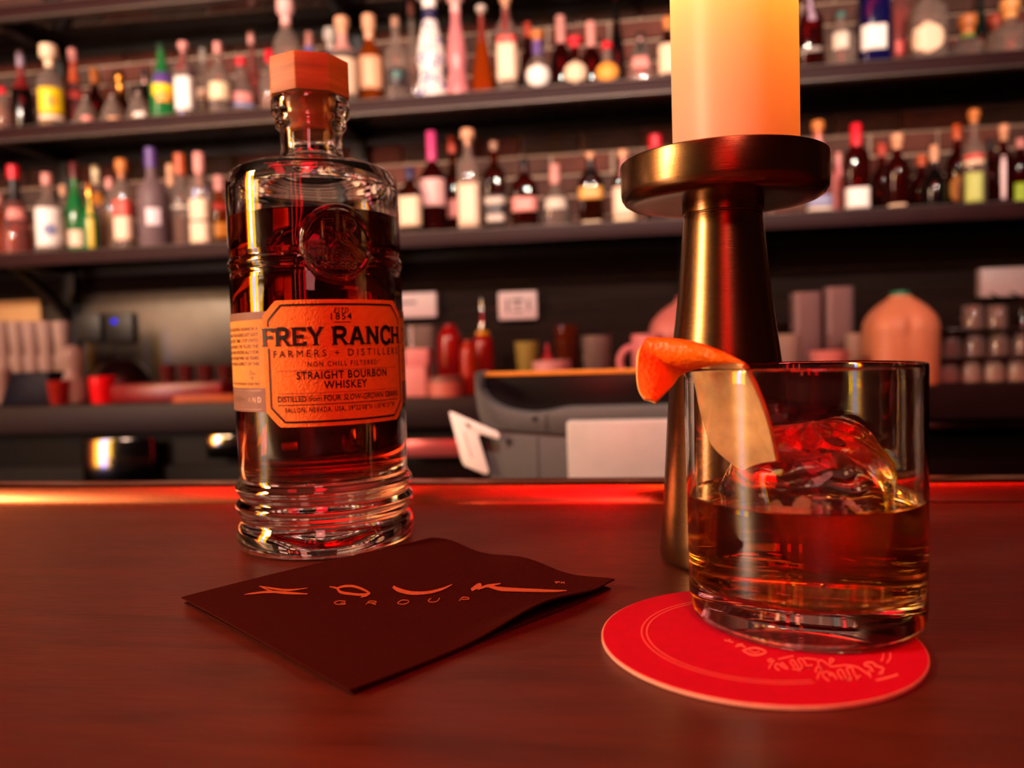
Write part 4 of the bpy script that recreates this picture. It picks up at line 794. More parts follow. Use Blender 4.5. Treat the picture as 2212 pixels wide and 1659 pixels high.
# drawing on the seal, in units of its radius: two letters over a barn with crop rows
seg((0, .78), (0, .10))
seg((-.42, .62), (-.42, .12)), seg((-.42, .62), (-.16, .64)), seg((-.42, .40), (-.20, .40))
seg(*circ(.34, .50, .17, -110, 110, 8)), seg((.20, .70), (.20, .10)), seg((.30, .32), (.55, .02))
seg((-.34, -.18), (-.02, .04), (.30, -.16)), seg(*circ(0, -.34, .20, 0, 180, 8)), seg((-.20, -.34), (-.20, -.52)), seg((.20, -.34), (.20, -.52)), seg((-.34, -.18), (-.34, -.5)), seg((.32, -.16), (.32, -.5))
seg(*circ(0, -.40, .09, 0, 180, 6)), seg((.30, .0), (.76, -.34)), seg((.36, -.2), (.70, -.5))
for rr_ in (-.02, -.16, -.30):
    for cx_ in (-.76, -.62, -.48):
        seg(*circ(cx_, rr_, .045, 0, 360, 6))
for cx_ in (-.45, -.27, -.09, .09, .27, .45):
    seg(*circ(cx_, -.66, .06, 0, 360, 6))
seg((-.40, .80), (-.05, .84)), seg((.05, .84), (.36, .80))
A, B2 = np.array([s[0] for s in segs]) * r_seal, np.array([s[1] for s in segs]) * r_seal


def emboss(th, z, R):
    d = (th - th_seal + PI) % (2 * PI) - PI
    x, y = d * R, z - z_seal
    rr = np.hypot(x, y)
    h = np.zeros_like(x)
    near = rr < r_seal * 1.35
    xs = np.c_[x[near], y[near]]
    D = np.full(len(xs), 1.0)
    for a, b in zip(A, B2):
        ab = b - a
        t = np.clip(((xs - a) @ ab) / max(ab @ ab, 1e-12), 0, 1)
        D = np.minimum(D, np.linalg.norm(xs - (a + t[:, None] * ab), axis=1))
    r_n = rr[near]
    pad = .0009 / (1 + np.exp((r_n - r_seal * 1.06) / .00035))
    ring_ = .0010 * np.exp(-((r_n - r_seal * .98) / .00075) ** 2)
    line = .0009 * np.exp(-(D / .00042) ** 2) * (r_n < r_seal * .93)
    h[near] = pad + ring_ + line
    return h, rr


V = []
nA = len(ang)
for r, z in rows:
    R = np.full(nA, r)
    if .1215 < z < .1615:
        h, rr = emboss(ang, np.full(nA, z), .0408)
        w = 1 / (1 + np.exp((rr - r_seal * 1.12) / .0007))
        R = R * (1 - w) + (.0406) * w + h
    V += list(zip(R * np.sin(ang), -R * np.cos(ang), np.full(nA, z)))
F = []
for i in range(len(rows) - 1):
    for k in range(nA):
        k2 = (k + 1) % nA
        F.append((i * nA + k, i * nA + k2, (i + 1) * nA + k2, (i + 1) * nA + k))
n0 = len(V)
V.append((0, 0, .0030))
F += [(n0, (k + 1) % nA, k) for k in range(nA)]
# inner wall closes the shell
last = (len(rows) - 1) * nA
prev = last
for r, z in inner:
    if r == 0:
        c0 = len(V)
        V.append((0, 0, z))
        F += [(prev + k, prev + (k + 1) % nA, c0) for k in range(nA)]
    else:
        s0 = len(V)
        V += list(zip(r * np.sin(ang), -r * np.cos(ang), np.full(nA, z)))
        F += [(prev + k, prev + (k + 1) % nA, s0 + (k + 1) % nA, s0 + k) for k in range(nA)]
        prev = s0
mesh_obj('glass_body', V, F, glass_mat, bottle, True, 0)
whiskey_mat = refract('bottled_whiskey', 1.36, (1, 1, 1, 1), (.86, .36, .05, 1), 92)
liq = [(0, .0297)] + [(r + .0002, z - .0002) for r, z in inner[::-1] if r > 0 and z < .150] + [(.0371, .1570), (.0366, .1576), (.0355, .1573), (0, .1573)]
lathe_obj('whiskey', liq, whiskey_mat, bottle, 96)

wood = mat('stopper_wood', '#ba7c46', .55, 0, .3, 24, .15, stretch=(1, 1, 9))
stop_th = math.radians(21.7 + 4)
bm = bmesh.new()
oct_r = .0196
lower = [bm.verts.new((oct_r * math.sin(stop_th + PI / 8 + k * PI / 4), -oct_r * math.cos(stop_th + PI / 8 + k * PI / 4), .2149)) for k in range(8)]
upper = [bm.verts.new((v.co.x, v.co.y, .2322)) for v in lower]
bm.faces.new(lower)
bm.faces.new(upper)
for k in range(8):
    bm.faces.new((lower[k], lower[(k + 1) % 8], upper[(k + 1) % 8], upper[k]))
bmesh.ops.recalc_face_normals(bm, faces=bm.faces)
bmesh.ops.bevel(bm, geom=list(bm.edges), offset=.0005, segments=2, profile=.5, affect='EDGES')
stopper = bm_obj('stopper', bm, wood, bottle)
lathe_obj('cork', [(0, .1985), (.0098, .1985), (.0108, .1995), (.0112, .2149), (0, .2149)], mat('cork', '#b06a3a', .8, 0, .25, 120), stopper, 32)

# --- labels on the bottle
LR = .04115


def bend(pts, th0, z0, R):
    return [(R * math.sin(th0 + x / R), -R * math.cos(th0 + x / R), z0 + y) for x, y in pts]


TH = math.radians(36.0)
paper = mat('orange_label_paper', '#ff922c', .75, 0, .08, 260, .55, bscale=900)
ink = mat('label_ink', '#0d0a09', .45, 0, .05)
brownp = mat('label_band_brown', '#84604a', .6, 0, .06, 200, .1)


def curved_patch(name, outline_fn, x0, x1, nx, R, m, parent, thick=.00022):
    """Paper on the bottle: outline_fn(x) gives (zlow, zhigh); two skins and an edge."""
    xs = np.linspace(x0, x1, nx + 1)
    V, F = [], []
    for rad in (R, R - thick):
        for x in xs:
            lo, hi = outline_fn(x)
            for t in (0, .25, .5, .75, 1):
                z = lo + (hi - lo) * t
                V.append((rad * math.sin(TH + x / LR), -rad * math.cos(TH + x / LR), z))
    n = len(xs) * 5
    for i in range(nx):
        for j in range(4):
            a = i * 5 + j
            F.append((a, a + 5, a + 6, a + 1))
            b = a + n
            F.append((b, b + 1, b + 6, b + 5))
    for i in range(nx):
        for j in (0, 4):
            a, b = i * 5 + j, (i + 1) * 5 + j
            F.append((a, a + n, b + n, b) if j == 0 else (a, b, b + n, a + n))
    for i in (0, nx):
        for j in range(4):
            a = i * 5 + j
            F.append((a, a + 1, a + 1 + n, a + n) if i == 0 else (a, a + n, a + 1 + n, a + 1))
    return mesh_obj(name, V, F, m, parent, True, 50)


HW, ZL, ZH, CH = .0360, .0604, .1164, .0066
CHX = .0066


def main_out(x, ins=0):
    d = max(0, abs(x) - (HW - CHX))
    k = d * (CH / CHX)
    return ZL + k, ZH - k


ZM = (ZL + ZH) / 2
label_o = curved_patch('front_label', main_out, -HW, HW, 60, LR + .00045, paper, bottle)
tag(label_o, 'embossed orange front label with black print and cut corners', None)
wrap_half = math.radians(166) * LR
band = curved_patch('side_label', lambda x: (.0780, .1085), -wrap_half, wrap_half, 150, LR, mat('side_label_paper', '#e79a3c', .75, 0, .06, 260, .2), bottle)
curved_patch('top_band', lambda x: (.1086, .1120), -wrap_half, wrap_half, 150, LR, brownp, bottle)
lowb = curved_patch('lower_band', lambda x: (.0672, .0779), -wrap_half, wrap_half, 150, LR, brownp, bottle)


def print_on(name, parts, m, parent, R, th=TH):
    """parts: list of (verts2d, faces) with z measured from 0."""
    v, f = merge(parts)
    return mesh_obj(name, bend(v, th, 0, R), f, m, parent, False)


def at(vf, x, z):
    v, f = vf
    return [(a + x, b + z) for a, b in v], f


def bar_h(x0, x1, z, t, n=24):
    xs = np.linspace(x0, x1, n + 1)
    v = [(x, z - t / 2) for x in xs] + [(x, z + t / 2) for x in xs]
    return v, [(k, k + 1, n + 2 + k, n + 1 + k) for k in range(n)]


def bar_v(x, z0, z1, t):
    return [(x - t / 2, z0), (x + t / 2, z0), (x + t / 2, z1), (x - t / 2, z1)], [(0, 1, 2, 3)]


# big slab-serif letters drawn as strokes in a unit box
GLY = {
    'F': (.72, [((.14, 0), (.14, 1)), ((.14, .94), (.70, .94)), ((.14, .50), (.55, .50)), ((-.02, .03), (.32, .03)), ((-.02, .97), (.1, .97)), ((.67, .99), (.67, .78)), ((.53, .40), (.53, .60))]),
    'R': (.84, [((.14, 0), (.14, 1)), ((.14, .94), (.48, .94), (.66, .84), (.66, .60), (.48, .48), (.14, .48)), ((.42, .48), (.76, .0)), ((-.02, .03), (.30, .03)), ((.62, .03), (.88, .03)), ((-.02, .97), (.1, .97))]),
    'E': (.74, [((.14, 0), (.14, 1)), ((.14, .94), (.68, .94)), ((.14, .50), (.55, .50)), ((.14, .06), (.70, .06)), ((-.02, .03), (.1, .03)), ((-.02, .97), (.1, .97)), ((.66, .99), (.66, .78)), ((.68, .01), (.68, .22)), ((.53, .40), (.53, .60))]),
    'Y': (.84, [((.42, 0), (.42, .46)), ((.42, .44), (.10, 1)), ((.42, .44), (.74, 1)), ((.26, .03), (.58, .03)), ((-.02, .97), (.26, .97)), ((.58, .97), (.86, .97))]),
    'A': (.90, [((.10, 0), (.42, 1)), ((.78, 0), (.46, 1)), ((.22, .32), (.66, .32)), ((-.02, .03), (.26, .03)), ((.62, .03), (.92, .03))]),
    'N': (.90, [((.14, 0), (.14, 1)), ((.14, 1), (.74, .0)), ((.74, 0), (.74, 1)), ((-.02, .03), (.30, .03)), ((.60, .97), (.90, .97)), ((-.02, .97), (.1, .97))]),
    'C': (.82, [((.74, .80), (.60, .94), (.38, .97), (.16, .80), (.10, .50), (.16, .20), (.38, .03), (.60, .06), (.74, .20)), ((.74, .68), (.74, .98)), ((.74, .02), (.74, .30))]),
    'H': (.90, [((.14, 0), (.14, 1)), ((.74, 0), (.74, 1)), ((.14, .5), (.74, .5)), ((-.02, .03), (.30, .03)), ((-.02, .97), (.30, .97)), ((.58, .03), (.90, .03)), ((.58, .97), (.90, .97))]),
    '.': (.2, [((.06, .04), (.14, .04))]),
    ' ': (.26, []),
}


def big_text(s, height, width, weight=.22):
    tot = sum(GLY[ch][0] + .08 for ch in s)
    sx = width / tot
    x = -width / 2
    parts = []
    for ch in s:
        w, sts = GLY[ch]
        for i, st_ in enumerate(sts):
            pts = [(x + px * sx, (pz - .5) * height) for px, pz in st_]
            thick = weight * height if (st_[0][0] == st_[-1][0] or i in (0, 1) and ch in 'RCYANH') else weight * .72 * height
            if abs(st_[0][1] - st_[-1][1]) < .01 and st_[0][1] in (.03, .97) and len(st_) == 2:
                thick = .07 * height
            if ch == '.':
                thick = .14 * height
            v, f = stroke(pts, thick)
            parts.append((v, f))
        x += (w + .08) * sx
    return merge(parts)


PR = LR + .00062
parts = [at(big_text('FREY RANCH.', .0079, .0742), 0, .1003)]
print_on('brand_print', parts, ink, label_o, PR + .0002)
def T(s, size, align='CENTER', bold=0.0, shear=0.0, spacing=1.0, width=None):
    v, f = text_mesh(s, size, align, bold, shear, spacing)
    if width:
        x0, x1 = min(a for a, c in v), max(a for a, c in v)
        k = width / (x1 - x0)
        m_ = (x0 + x1) / 2
        v = [((a - m_) * k, c) for a, c in v]
    return v, f


def run(items, width, gap=.0012):
    """Words in different styles set on one line and fitted to a width."""
    x, parts = 0, []
    for s, kw in items:
        v, f = text_mesh(s, align='LEFT', **kw)
        x0, x1 = min(a for a, c in v), max(a for a, c in v)
        parts.append(([(a - x0 + x, c) for a, c in v], f))
        x += x1 - x0 + gap
    k = width / (x - gap)
    v, f = merge(parts)
    return [(a * k - width / 2, c) for a, c in v], f


gl = .0368
sm = dict(size=.0035, bold=.00004)
it_ = dict(size=.0035, bold=.00002, shear=.28)
parts = [
    at(T('ESTD', .0030, bold=.00002, shear=.25, spacing=1.25, width=.0066), -.0006, .1114),
    at(T('1854', .0042, bold=.00004, spacing=1.3, width=.0094), -.0006, .1087), bar_h(-.0040, .0036, .1063, .00028),
    at(T('FARMERS + DISTILLERS', .0044, bold=.0, spacing=1.5, width=.0634), .0002, .0926),
    at(T("'NON CHILL FILTERED'", .0031, bold=.00002, spacing=1.35, width=.0345), .0001, .0879),
    at(T('STRAIGHT BOURBON', .0048, bold=.00009, spacing=1.12, width=.0434), .0005, .0829),
    at(T('WHISKEY', .0048, bold=.00009, spacing=1.12, width=.0200), .0005, .0785),
    at(run([('DISTILLED', sm), ('from', it_), ('FOUR', sm), ('SLOW-GROWN', it_), ('GRAINS', sm)], .0612), .0003, .0727),
    bar_h(-.0305, .0305, .0702, .00030),
    at(T('FALLON, NEVADA, USA, 39\u00b022\'08"N 118\u00b045\'31"W', .0031, bold=.00003, spacing=1.16, width=.0545), .0003, .0678),
]
# keyline with cut corners, broken by the big name
IN, tk = .0022, .00085
xe, cx_ = HW - IN, CHX
parts += [bar_h(-(xe - cx_), xe - cx_, ZH - IN, tk), bar_h(-(xe - cx_), xe - cx_, ZL + IN, tk)]
for s in (-1, 1):
    parts += [bar_v(s * xe, ZL + IN + CH, .0955, tk), bar_v(s * xe, .1050, ZH - IN - CH, tk)]
    for zc, sg in ((ZH - IN, -1), (ZL + IN, 1)):
        v, f = stroke([(s * (xe - cx_), zc), (s * (xe - cx_ / 2), zc + sg * CH / 2), (s * xe, zc + sg * CH)], tk)
        parts.append((v, f))
print_on('small_print', parts, ink, label_o, PR)
faint = mat('label_blind_rule', '#b65a18', .7, 0, .05)
print_on('blind_rules', [bar_h(-.030, .030, .0853, .00022), bar_h(-.030, .030, .0753, .00022), bar_h(-.030, .030, .0741, .00018)], faint, label_o, PR)
side = []
lines = ['HIGHEST QUALITY GROWING GRAINS IN A', 'ON OUR FAMILY 1500 ACRES JUST EAST', 'OF FALLON, EVERY TIME I STEP ONTO', 'THIS LAND WORKING, I\'VE TILLED THE', 'SOIL AND GRAINS SPECIFICALLY FOR', 'WHISKEY GROWN FROM OVER 165 YEARS', 'WITH EVERY SINGLE ASPECT OF THIS']
for k, s in enumerate(lines):
    side.append(at(T(s, .0021, 'RIGHT', .00002), -HW - .0034, .1045 - k * .00262))
side.append(at(T('GROWN & DISTILLED BY: COLBY FREY', .0015, 'RIGHT', .00002), -HW - .0034, .0798))
side.append(stroke([(-.0462, .0836), (-.0450, .0858), (-.0446, .0838), (-.0436, .0850), (-.0430, .0840), (-.0420, .0848)], .00022))
side.append(stroke([(-.0458, .0822), (-.0440, .0832), (-.0446, .0818), (-.0430, .0826)], .00022))
right_side = []
for k in range(5):
    right_side.append(at(T(['GRAIN', 'TO', 'GLASS', '750', 'ML'][k], .002, 'LEFT', .00002), HW + .003, .103 - k * .005))
print_on('story_print', side, ink, band, LR + .00012)
print_on('measure_print', right_side, ink, band, LR + .00012)
print_on('band_print', [at(T('LAND AND', .0034, 'RIGHT', .00003, spacing=1.5), -HW - .0030, .0726), bar_h(-.075, -.039, .0768, .0002), bar_h(-.075, -.039, .0684, .0002)], mat('band_foil', '#b08a6a', .35, .6, .05), lowb, LR + .00012)

# ------------------------------------------------------------------ candlestick and candle
brass = mat('brushed_dark_brass', '#8c6a46', .25, 1, .12, 90, .06, stretch=(1, 1, 40))
CX, CYY = .0424, .3418
stick = empty('candlestick', (CX, CYY, 0), 'tall tapered brushed brass candlestick with a wide round dish, behind the drink', 'candlestick')
stem = [(0, .0004), (.0270, .0004), (.0284, .0012), (.0288, .0030)]
for z, r in ((.0119, .0280), (.0300, .0266), (.0610, .0245), (.0843, .0226), (.1000, .0206), (.1114, .0192), (.1300, .0174), (.1440, .0161)):
    stem.append((r, z))
stem += [(.0160, .1450), (.0158, .1452), (.0159, .1456), (.0165, .1458), (.0166, .1472), (.0166, .1520), (0, .1520)]
lathe_obj('stem', stem, brass, stick, 96, sharp=30)
dish = [(.0150, .1500), (.0300, .1496), (.0355, .1498), (.0385, .1504), (.0404, .1516), (.0415, .1534), (.0419, .1556), (.0420, .1660), (.0418, .1672), (.0412, .1676), (.0402, .1676), (.0396, .1668),
        (.0394, .1640), (.0300, .1638), (0, .1638)]
lathe_obj('dish', dish, brass, stick, 128, sharp=30)
for k, (th, z, s) in enumerate([(10, .018, .0010), (12, .012, .0013), (16, .005, .0016), (-4, .022, .0007)]):
    a = math.radians(th)
    r = .0284
    v, f = [], []
    n = 7
    for j in range(n):
        b = 2 * PI * j / n
        rad = s * (.7 + .5 * random.random())
        v.append(((r) * math.sin(a + rad * math.cos(b) / r), -(r) * math.cos(a + rad * math.cos(b) / r), z + rad * 1.3 * math.sin(b)))
    f = [tuple(range(n))]
wax_m, nt, p, out_ = base_mat('candle_wax')
nt.nodes.remove(p)
d = N(nt, 'ShaderNodeBsdfDiffuse')
d.inputs['Color'].default_value = (.95, .66, .56, 1)
t = N(nt, 'ShaderNodeBsdfTranslucent')
t.inputs['Color'].default_value = (1.0, .58, .16, 1)
nz = N(nt, 'ShaderNodeTexNoise', Scale=45, Detail=3)
mr = N(nt, 'ShaderNodeMapRange')
mr.inputs['To Min'].default_value = .46
mr.inputs['To Max'].default_value = .54
nt.links.new(nz.outputs['Fac'], mr.inputs['Value'])
mx = N(nt, 'ShaderNodeMixShader')
nt.links.new(mr.outputs[0], mx.inputs['Fac'])
nt.links.new(d.outputs[0], mx.inputs[1])
nt.links.new(t.outputs[0], mx.inputs[2])
g = N(nt, 'ShaderNodeBsdfGlossy', Roughness=.4)
m2 = N(nt, 'ShaderNodeMixShader')
m2.inputs['Fac'].default_value = .03
nt.links.new(mx.outputs[0], m2.inputs[1])
nt.links.new(g.outputs[0], m2.inputs[2])
nt.links.new(m2.outputs[0], out_.inputs['Surface'])
CDX, CDY = CX + .0056, CYY + .0006
candle = empty('candle', (CDX, CDY, .1639), 'thick pale candle glowing yellow orange from inside, on the brass dish', 'candle')
lathe_obj('wax', smooth_prof([(.0254, 0), (.0255, .03), (.0254, .08), (.0253, .118), (.0246, .121), (.0222, .121), (.0180, .113), (.0100, .108), (0, .107)], 3), wax_m, candle, 64, sharp=0)
lathe_obj('wick', [(0, .104), (.0008, .105), (.0008, .116), (0, .117)], mat('wick_black', '#0a0807', .9), candle, 8)
fl = lathe_obj('flame', smooth_prof([(0, .114), (.0035, .118), (.0046, .124), (.0030, .134), (0, .146)], 4), glow('flame_glow', '#ffb040', 30), candle, 16)
lamp = light('candle_inner_light', 'POINT', (CDX, CDY, .1639 + .098), None, .22, (1, .60, .20), .010)

# ------------------------------------------------------------------ rocks glass with its drink
GX, GY = .0572, .2689
tumbler = empty('rocks_glass', (GX, GY, .0015), 'thick-based rocks glass of amber whiskey standing on the red coaster', 'glass')
go = [(0, .0010), (.0250, .0010), (.0290, .0004), (.0320, 0), (.0345, .0004), (.0360, .0016), (.0367, .0036), (.0369, .0070), (.0370, .0200), (.0372, .0500), (.0374, .0780), (.0374, .0818), (.0373, .0825), (.0369, .0829), (.0364, .0829),
      (.0361, .0825), (.0360, .0815), (.0358, .0600), (.0356, .0300), (.0354, .0200), (.0347, .0140), (.0328, .0118), (.0290, .0107), (.0200, .0102), (0, .0100)]
lathe_obj('tumbler', go, glass_mat, tumbler, 128, sharp=0)
LZ = .0405
drink_mat = refract('drink', 1.36, (1, 1, 1, 1), (.97, .68, .06, 1), 50)
dr = [(0, .0099), (.0200, .0101), (.0290, .0106), (.0329, .0117), (.0349, .0140), (.0356, .0200), (.0358, .0300), (.0359, LZ), (.0358, LZ + .0006), (.0350, LZ + .0002), (.0335, LZ), (0, LZ)]
lathe_obj('drink', dr, drink_mat, tumbler, 128, sharp=0)

# big melting ice ball: the dome that stands out of the drink
ice_m = refract('clear_ice', 1.31, (1, .99, .98, 1), bump=.18, bscale=60)
V, F = [], []
nu, nv = 72, 34
rng = np.random.RandomState(4)
ph = rng.rand(8) * 6.28
for i in range(nv + 1):
    e = i / nv * PI / 2
    for k in range(nu):
        a = 2 * PI * k / nu
        w = 1 + .03 * math.sin(3 * a + ph[0] + 2 * e) * math.cos(e) + .012 * math.sin(5 * a + ph[1] - 3 * e) * math.cos(e) + .014 * math.sin(7 * e + ph[2] + a) + .012 * math.sin(11 * a + 9 * e)
        x = .0275 * w * math.cos(e) * math.cos(a) + .003 * math.sin(e)
        y = .0260 * w * math.cos(e) * math.sin(a)
        z = .0262 * w * math.sin(e)
        if z > .018:
            z -= .0028 * math.exp(-((x - .000) / .008) ** 2)
        V.append((x, y, z))
for i in range(nv):
    for k in range(nu):
        F.append((i * nu + k, i * nu + (k + 1) % nu, (i + 1) * nu + (k + 1) % nu, (i + 1) * nu + k))
F.append(tuple(range(nu))[::-1])
ice = mesh_obj('ice_ball', V, F, ice_m, None, True, 0)
ice.location = (GX + .0015, GY + .002, .0015 + LZ - .0010)
tag(ice, 'large clear melting ice ball standing out of the drink', 'ice')

# ------------------------------------------------------------------ orange peel over the rim
skin_m, nt, p, out_ = base_mat('orange_skin')
p.inputs['Base Color'].default_value = hexc('#ff6a08')
p.inputs['Roughness'].default_value = .42
p.inputs['Specular IOR Level'].default_value = .35
p.inputs['Subsurface Weight'].default_value = .0
tc = N(nt, 'ShaderNodeTexCoord')
vo = N(nt, 'ShaderNodeTexVoronoi', Scale=620)
nt.links.new(tc.outputs['Object'], vo.inputs['Vector'])
bp = N(nt, 'ShaderNodeBump', Strength=.45, Distance=.0006)
nt.links.new(vo.outputs['Distance'], bp.inputs['Height'])
nt.links.new(bp.outputs['Normal'], p.inputs['Normal'])
nz = N(nt, 'ShaderNodeTexNoise', Scale=90)
nt.links.new(tc.outputs['Object'], nz.inputs['Vector'])
rp = N(nt, 'ShaderNodeValToRGB')
rp.color_ramp.elements[0].color = hexc('#f85a02')
rp.color_ramp.elements[1].color = hexc('#ff8a14')
nt.links.new(nz.outputs['Fac'], rp.inputs['Fac'])
nt.links.new(rp.outputs['Color'], p.inputs['Base Color'])
pith_m = mat('orange_pith', '#f6c884', .7, 0, .18, 180, .5)


def catmull(P, n):
    P = np.array(P, float)
    E = np.vstack([2 * P[0] - P[1], P, 2 * P[-1] - P[-2]])
    out = []
    for i in range(1, len(P)):
        for k in range(n):
            t = k / n
            p0, p1, p2, p3 = E[i - 1], E[i], E[i + 1], E[i + 2]
            out.append(.5 * (2 * p1 + (p2 - p0) * t + (2 * p0 - 5 * p1 + 4 * p2 - p3) * t * t + (3 * p1 - p0 - 3 * p2 + p3) * t ** 3))
    out.append(P[-1])
    return np.array(out)


Lc = catmull([s[0] for s in PEEL], 8)
Rc = catmull([s[1] for s in PEEL], 8)
nS, nT = len(Lc), 13
tt = np.linspace(0, 1, nT)
G0 = Lc[:, None, :] * (1 - tt)[None, :, None] + Rc[:, None, :] * tt[None, :, None]
Nn = np.cross(np.gradient(G0, axis=0), np.gradient(G0, axis=1))
Nn /= np.maximum(np.linalg.norm(Nn, axis=2, keepdims=True), 1e-9)
for _ in range(6):
    Nn[1:-1] = (Nn[:-2] + Nn[1:-1] * 2 + Nn[2:]) / 4
Nn /= np.maximum(np.linalg.norm(Nn, axis=2, keepdims=True), 1e-9)
# make the normal point to the skin side (towards the camera on the hanging end)
camv = np.array([0, 0, .093]) - G0[20, 6]
if (Nn[20, 6] @ camv) < 0:
    Nn = -Nn
bulge = (np.sin(tt * PI) * .0022)[None, :, None]
wid = np.linalg.norm(Rc - Lc, axis=1)[:, None, None] / .02
G1 = G0 + Nn * bulge * np.minimum(wid, 1)
peel = empty('orange_peel', tuple(G1[28, 6]), 'curled strip of orange peel hooked over the rim of the rocks glass', 'garnish')


def sheet(name, lo, hi, m):
    V = [tuple(v) for v in (G1 + Nn * hi - np.array(peel.location)).reshape(-1, 3)] + [tuple(v) for v in (G1 + Nn * lo - np.array(peel.location)).reshape(-1, 3)]
    n = nS * nT
    F = []
    for i in range(nS - 1):
        for j in range(nT - 1):
            a = i * nT + j
            F.append((a, a + 1, a + nT + 1, a + nT))
            F.append((n + a, n + a + nT, n + a + nT + 1, n + a + 1))
    edge = [i * nT for i in range(nS)] + [(nS - 1) * nT + j for j in range(1, nT)] + [i * nT + nT - 1 for i in range(nS - 2, -1, -1)] + [j for j in range(nT - 2, 0, -1)]
    for a, b in zip(edge, edge[1:] + edge[:1]):
        F.append((a, b, b + n, a + n))
    bm = bmesh.new()
    vs = [bm.verts.new(v) for v in V]
    for f in F:
        try:
            bm.faces.new([vs[i] for i in f])
        except ValueError:
            pass
    return bm_obj(name, bm, m, peel)


sheet('skin', -.0002, .0005, skin_m)
sheet('pith', -.0011, -.00021, pith_m)

# ------------------------------------------------------------------ coaster
card_red = mat('coaster_red', '#c4002c', .8, 0, .05, 300, .12, spec=.2)
edge_cream = mat('coaster_board_edge', '#d9a48c', .8, 0, .1, 200)
print_pink = mat('coaster_print', '#ff8478', .6, 0, .05)
KX, KY, KR = .0385, .2479, .0475
coaster = empty('coaster', (KX, KY, 0), 'round red card coaster with pink script and a double ring, under the rocks glass', 'coaster')
lathe_obj('board', [(0, .0001), (KR - .0003, .0001), (KR, .0003), (KR, .0012), (KR - .0002, .0013), (0, .0013)], edge_cream, coaster, 128)
lathe_obj('face', [(KR - .0004, .00125), (KR - .0005, .00145), (0, .00145)], card_red, coaster, 128)
parts = []
for rad, a0, a1 in ((.0357, 96, 286), (.0341, 96, 286)):
    n = 90
    v, f = [], []
    for k in range(n + 1):
        a = math.radians(a0 + (a1 - a0) * k / n)
        rr = rad - (.0016 if k > 48 else .0016 * k / 48) * .6
        v += [((rr - .00018) * math.cos(a), (rr - .00018) * math.sin(a)), ((rr + .00018) * math.cos(a), (rr + .00018) * math.sin(a))]
    f = [(2 * k, 2 * k + 1, 2 * k + 3, 2 * k + 2) for k in range(n)]
    parts.append((v, f))
v, f = merge(parts)
mesh_obj('ring_print', [(a, b, .00153) for a, b in v], f, print_pink, coaster, False)
parts = [([(x - KX, y - KY) for x, y in pts], ribbon(len(pts))) for pts in COASTER_STROKES]
v, f = merge(parts)
mesh_obj('script_print', [(a, b, .00156) for a, b in v], f, print_pink, coaster, False)

# ------------------------------------------------------------------ napkin
nap_m, nt, p, out_ = base_mat('napkin_paper')
p.inputs['Base Color'].default_value = (.048, .006, .003, 1)
p.inputs['Roughness'].default_value = .9
p.inputs['Specular IOR Level'].default_value = .05
tc = N(nt, 'ShaderNodeTexCoord')
wv1 = N(nt, 'ShaderNodeTexWave', Scale=330, Distortion=1.2)
wv1.bands_direction = 'X'
wv2 = N(nt, 'ShaderNodeTexWave', Scale=330, Distortion=1.2)
wv2.bands_direction = 'Y'
nt.links.new(tc.outputs['UV'], wv1.inputs['Vector'])
mp = N(nt, 'ShaderNodeMapping')
mp.inputs['Rotation'].default_value = (0, 0, math.radians(12))
nt.links.new(tc.outputs['Object'], mp.inputs['Vector'])
nt.links.new(mp.outputs['Vector'], wv1.inputs['Vector'])
nt.links.new(mp.outputs['Vector'], wv2.inputs['Vector'])
ad = N(nt, 'ShaderNodeMath', operation='ADD')
nt.links.new(wv1.outputs['Fac'], ad.inputs[0])
nt.links.new(wv2.outputs['Fac'], ad.inputs[1])
bp = N(nt, 'ShaderNodeBump', Strength=.55, Distance=.0006)
nt.links.new(ad.outputs[0], bp.inputs['Height'])
nt.links.new(bp.outputs['Normal'], p.inputs['Normal'])
NC = np.array(NAPKIN_CORNERS)
ncen = NC.mean(0)
napkin = empty('napkin', (ncen[0], ncen[1], 0), 'dark red brown folded cocktail napkin with copper lettering on the bar top', 'napkin')


def nap_height(u, v):
    """Top ply height over the bar: low at the folds, lifted along the open right hand edges."""
    h = .0027 + .0012 * math.sin(3.1 * u + 1.2) * math.sin(2.6 * v + .4)
    h += .0042 * math.exp(-((u - 1.0) / .05) ** 2) * math.exp(-((v - .66) / .20) ** 2)
    h += .0010 * math.exp(-((v - 1) / .08) ** 2) * (math.sin(u * 14) + .5)
    return h


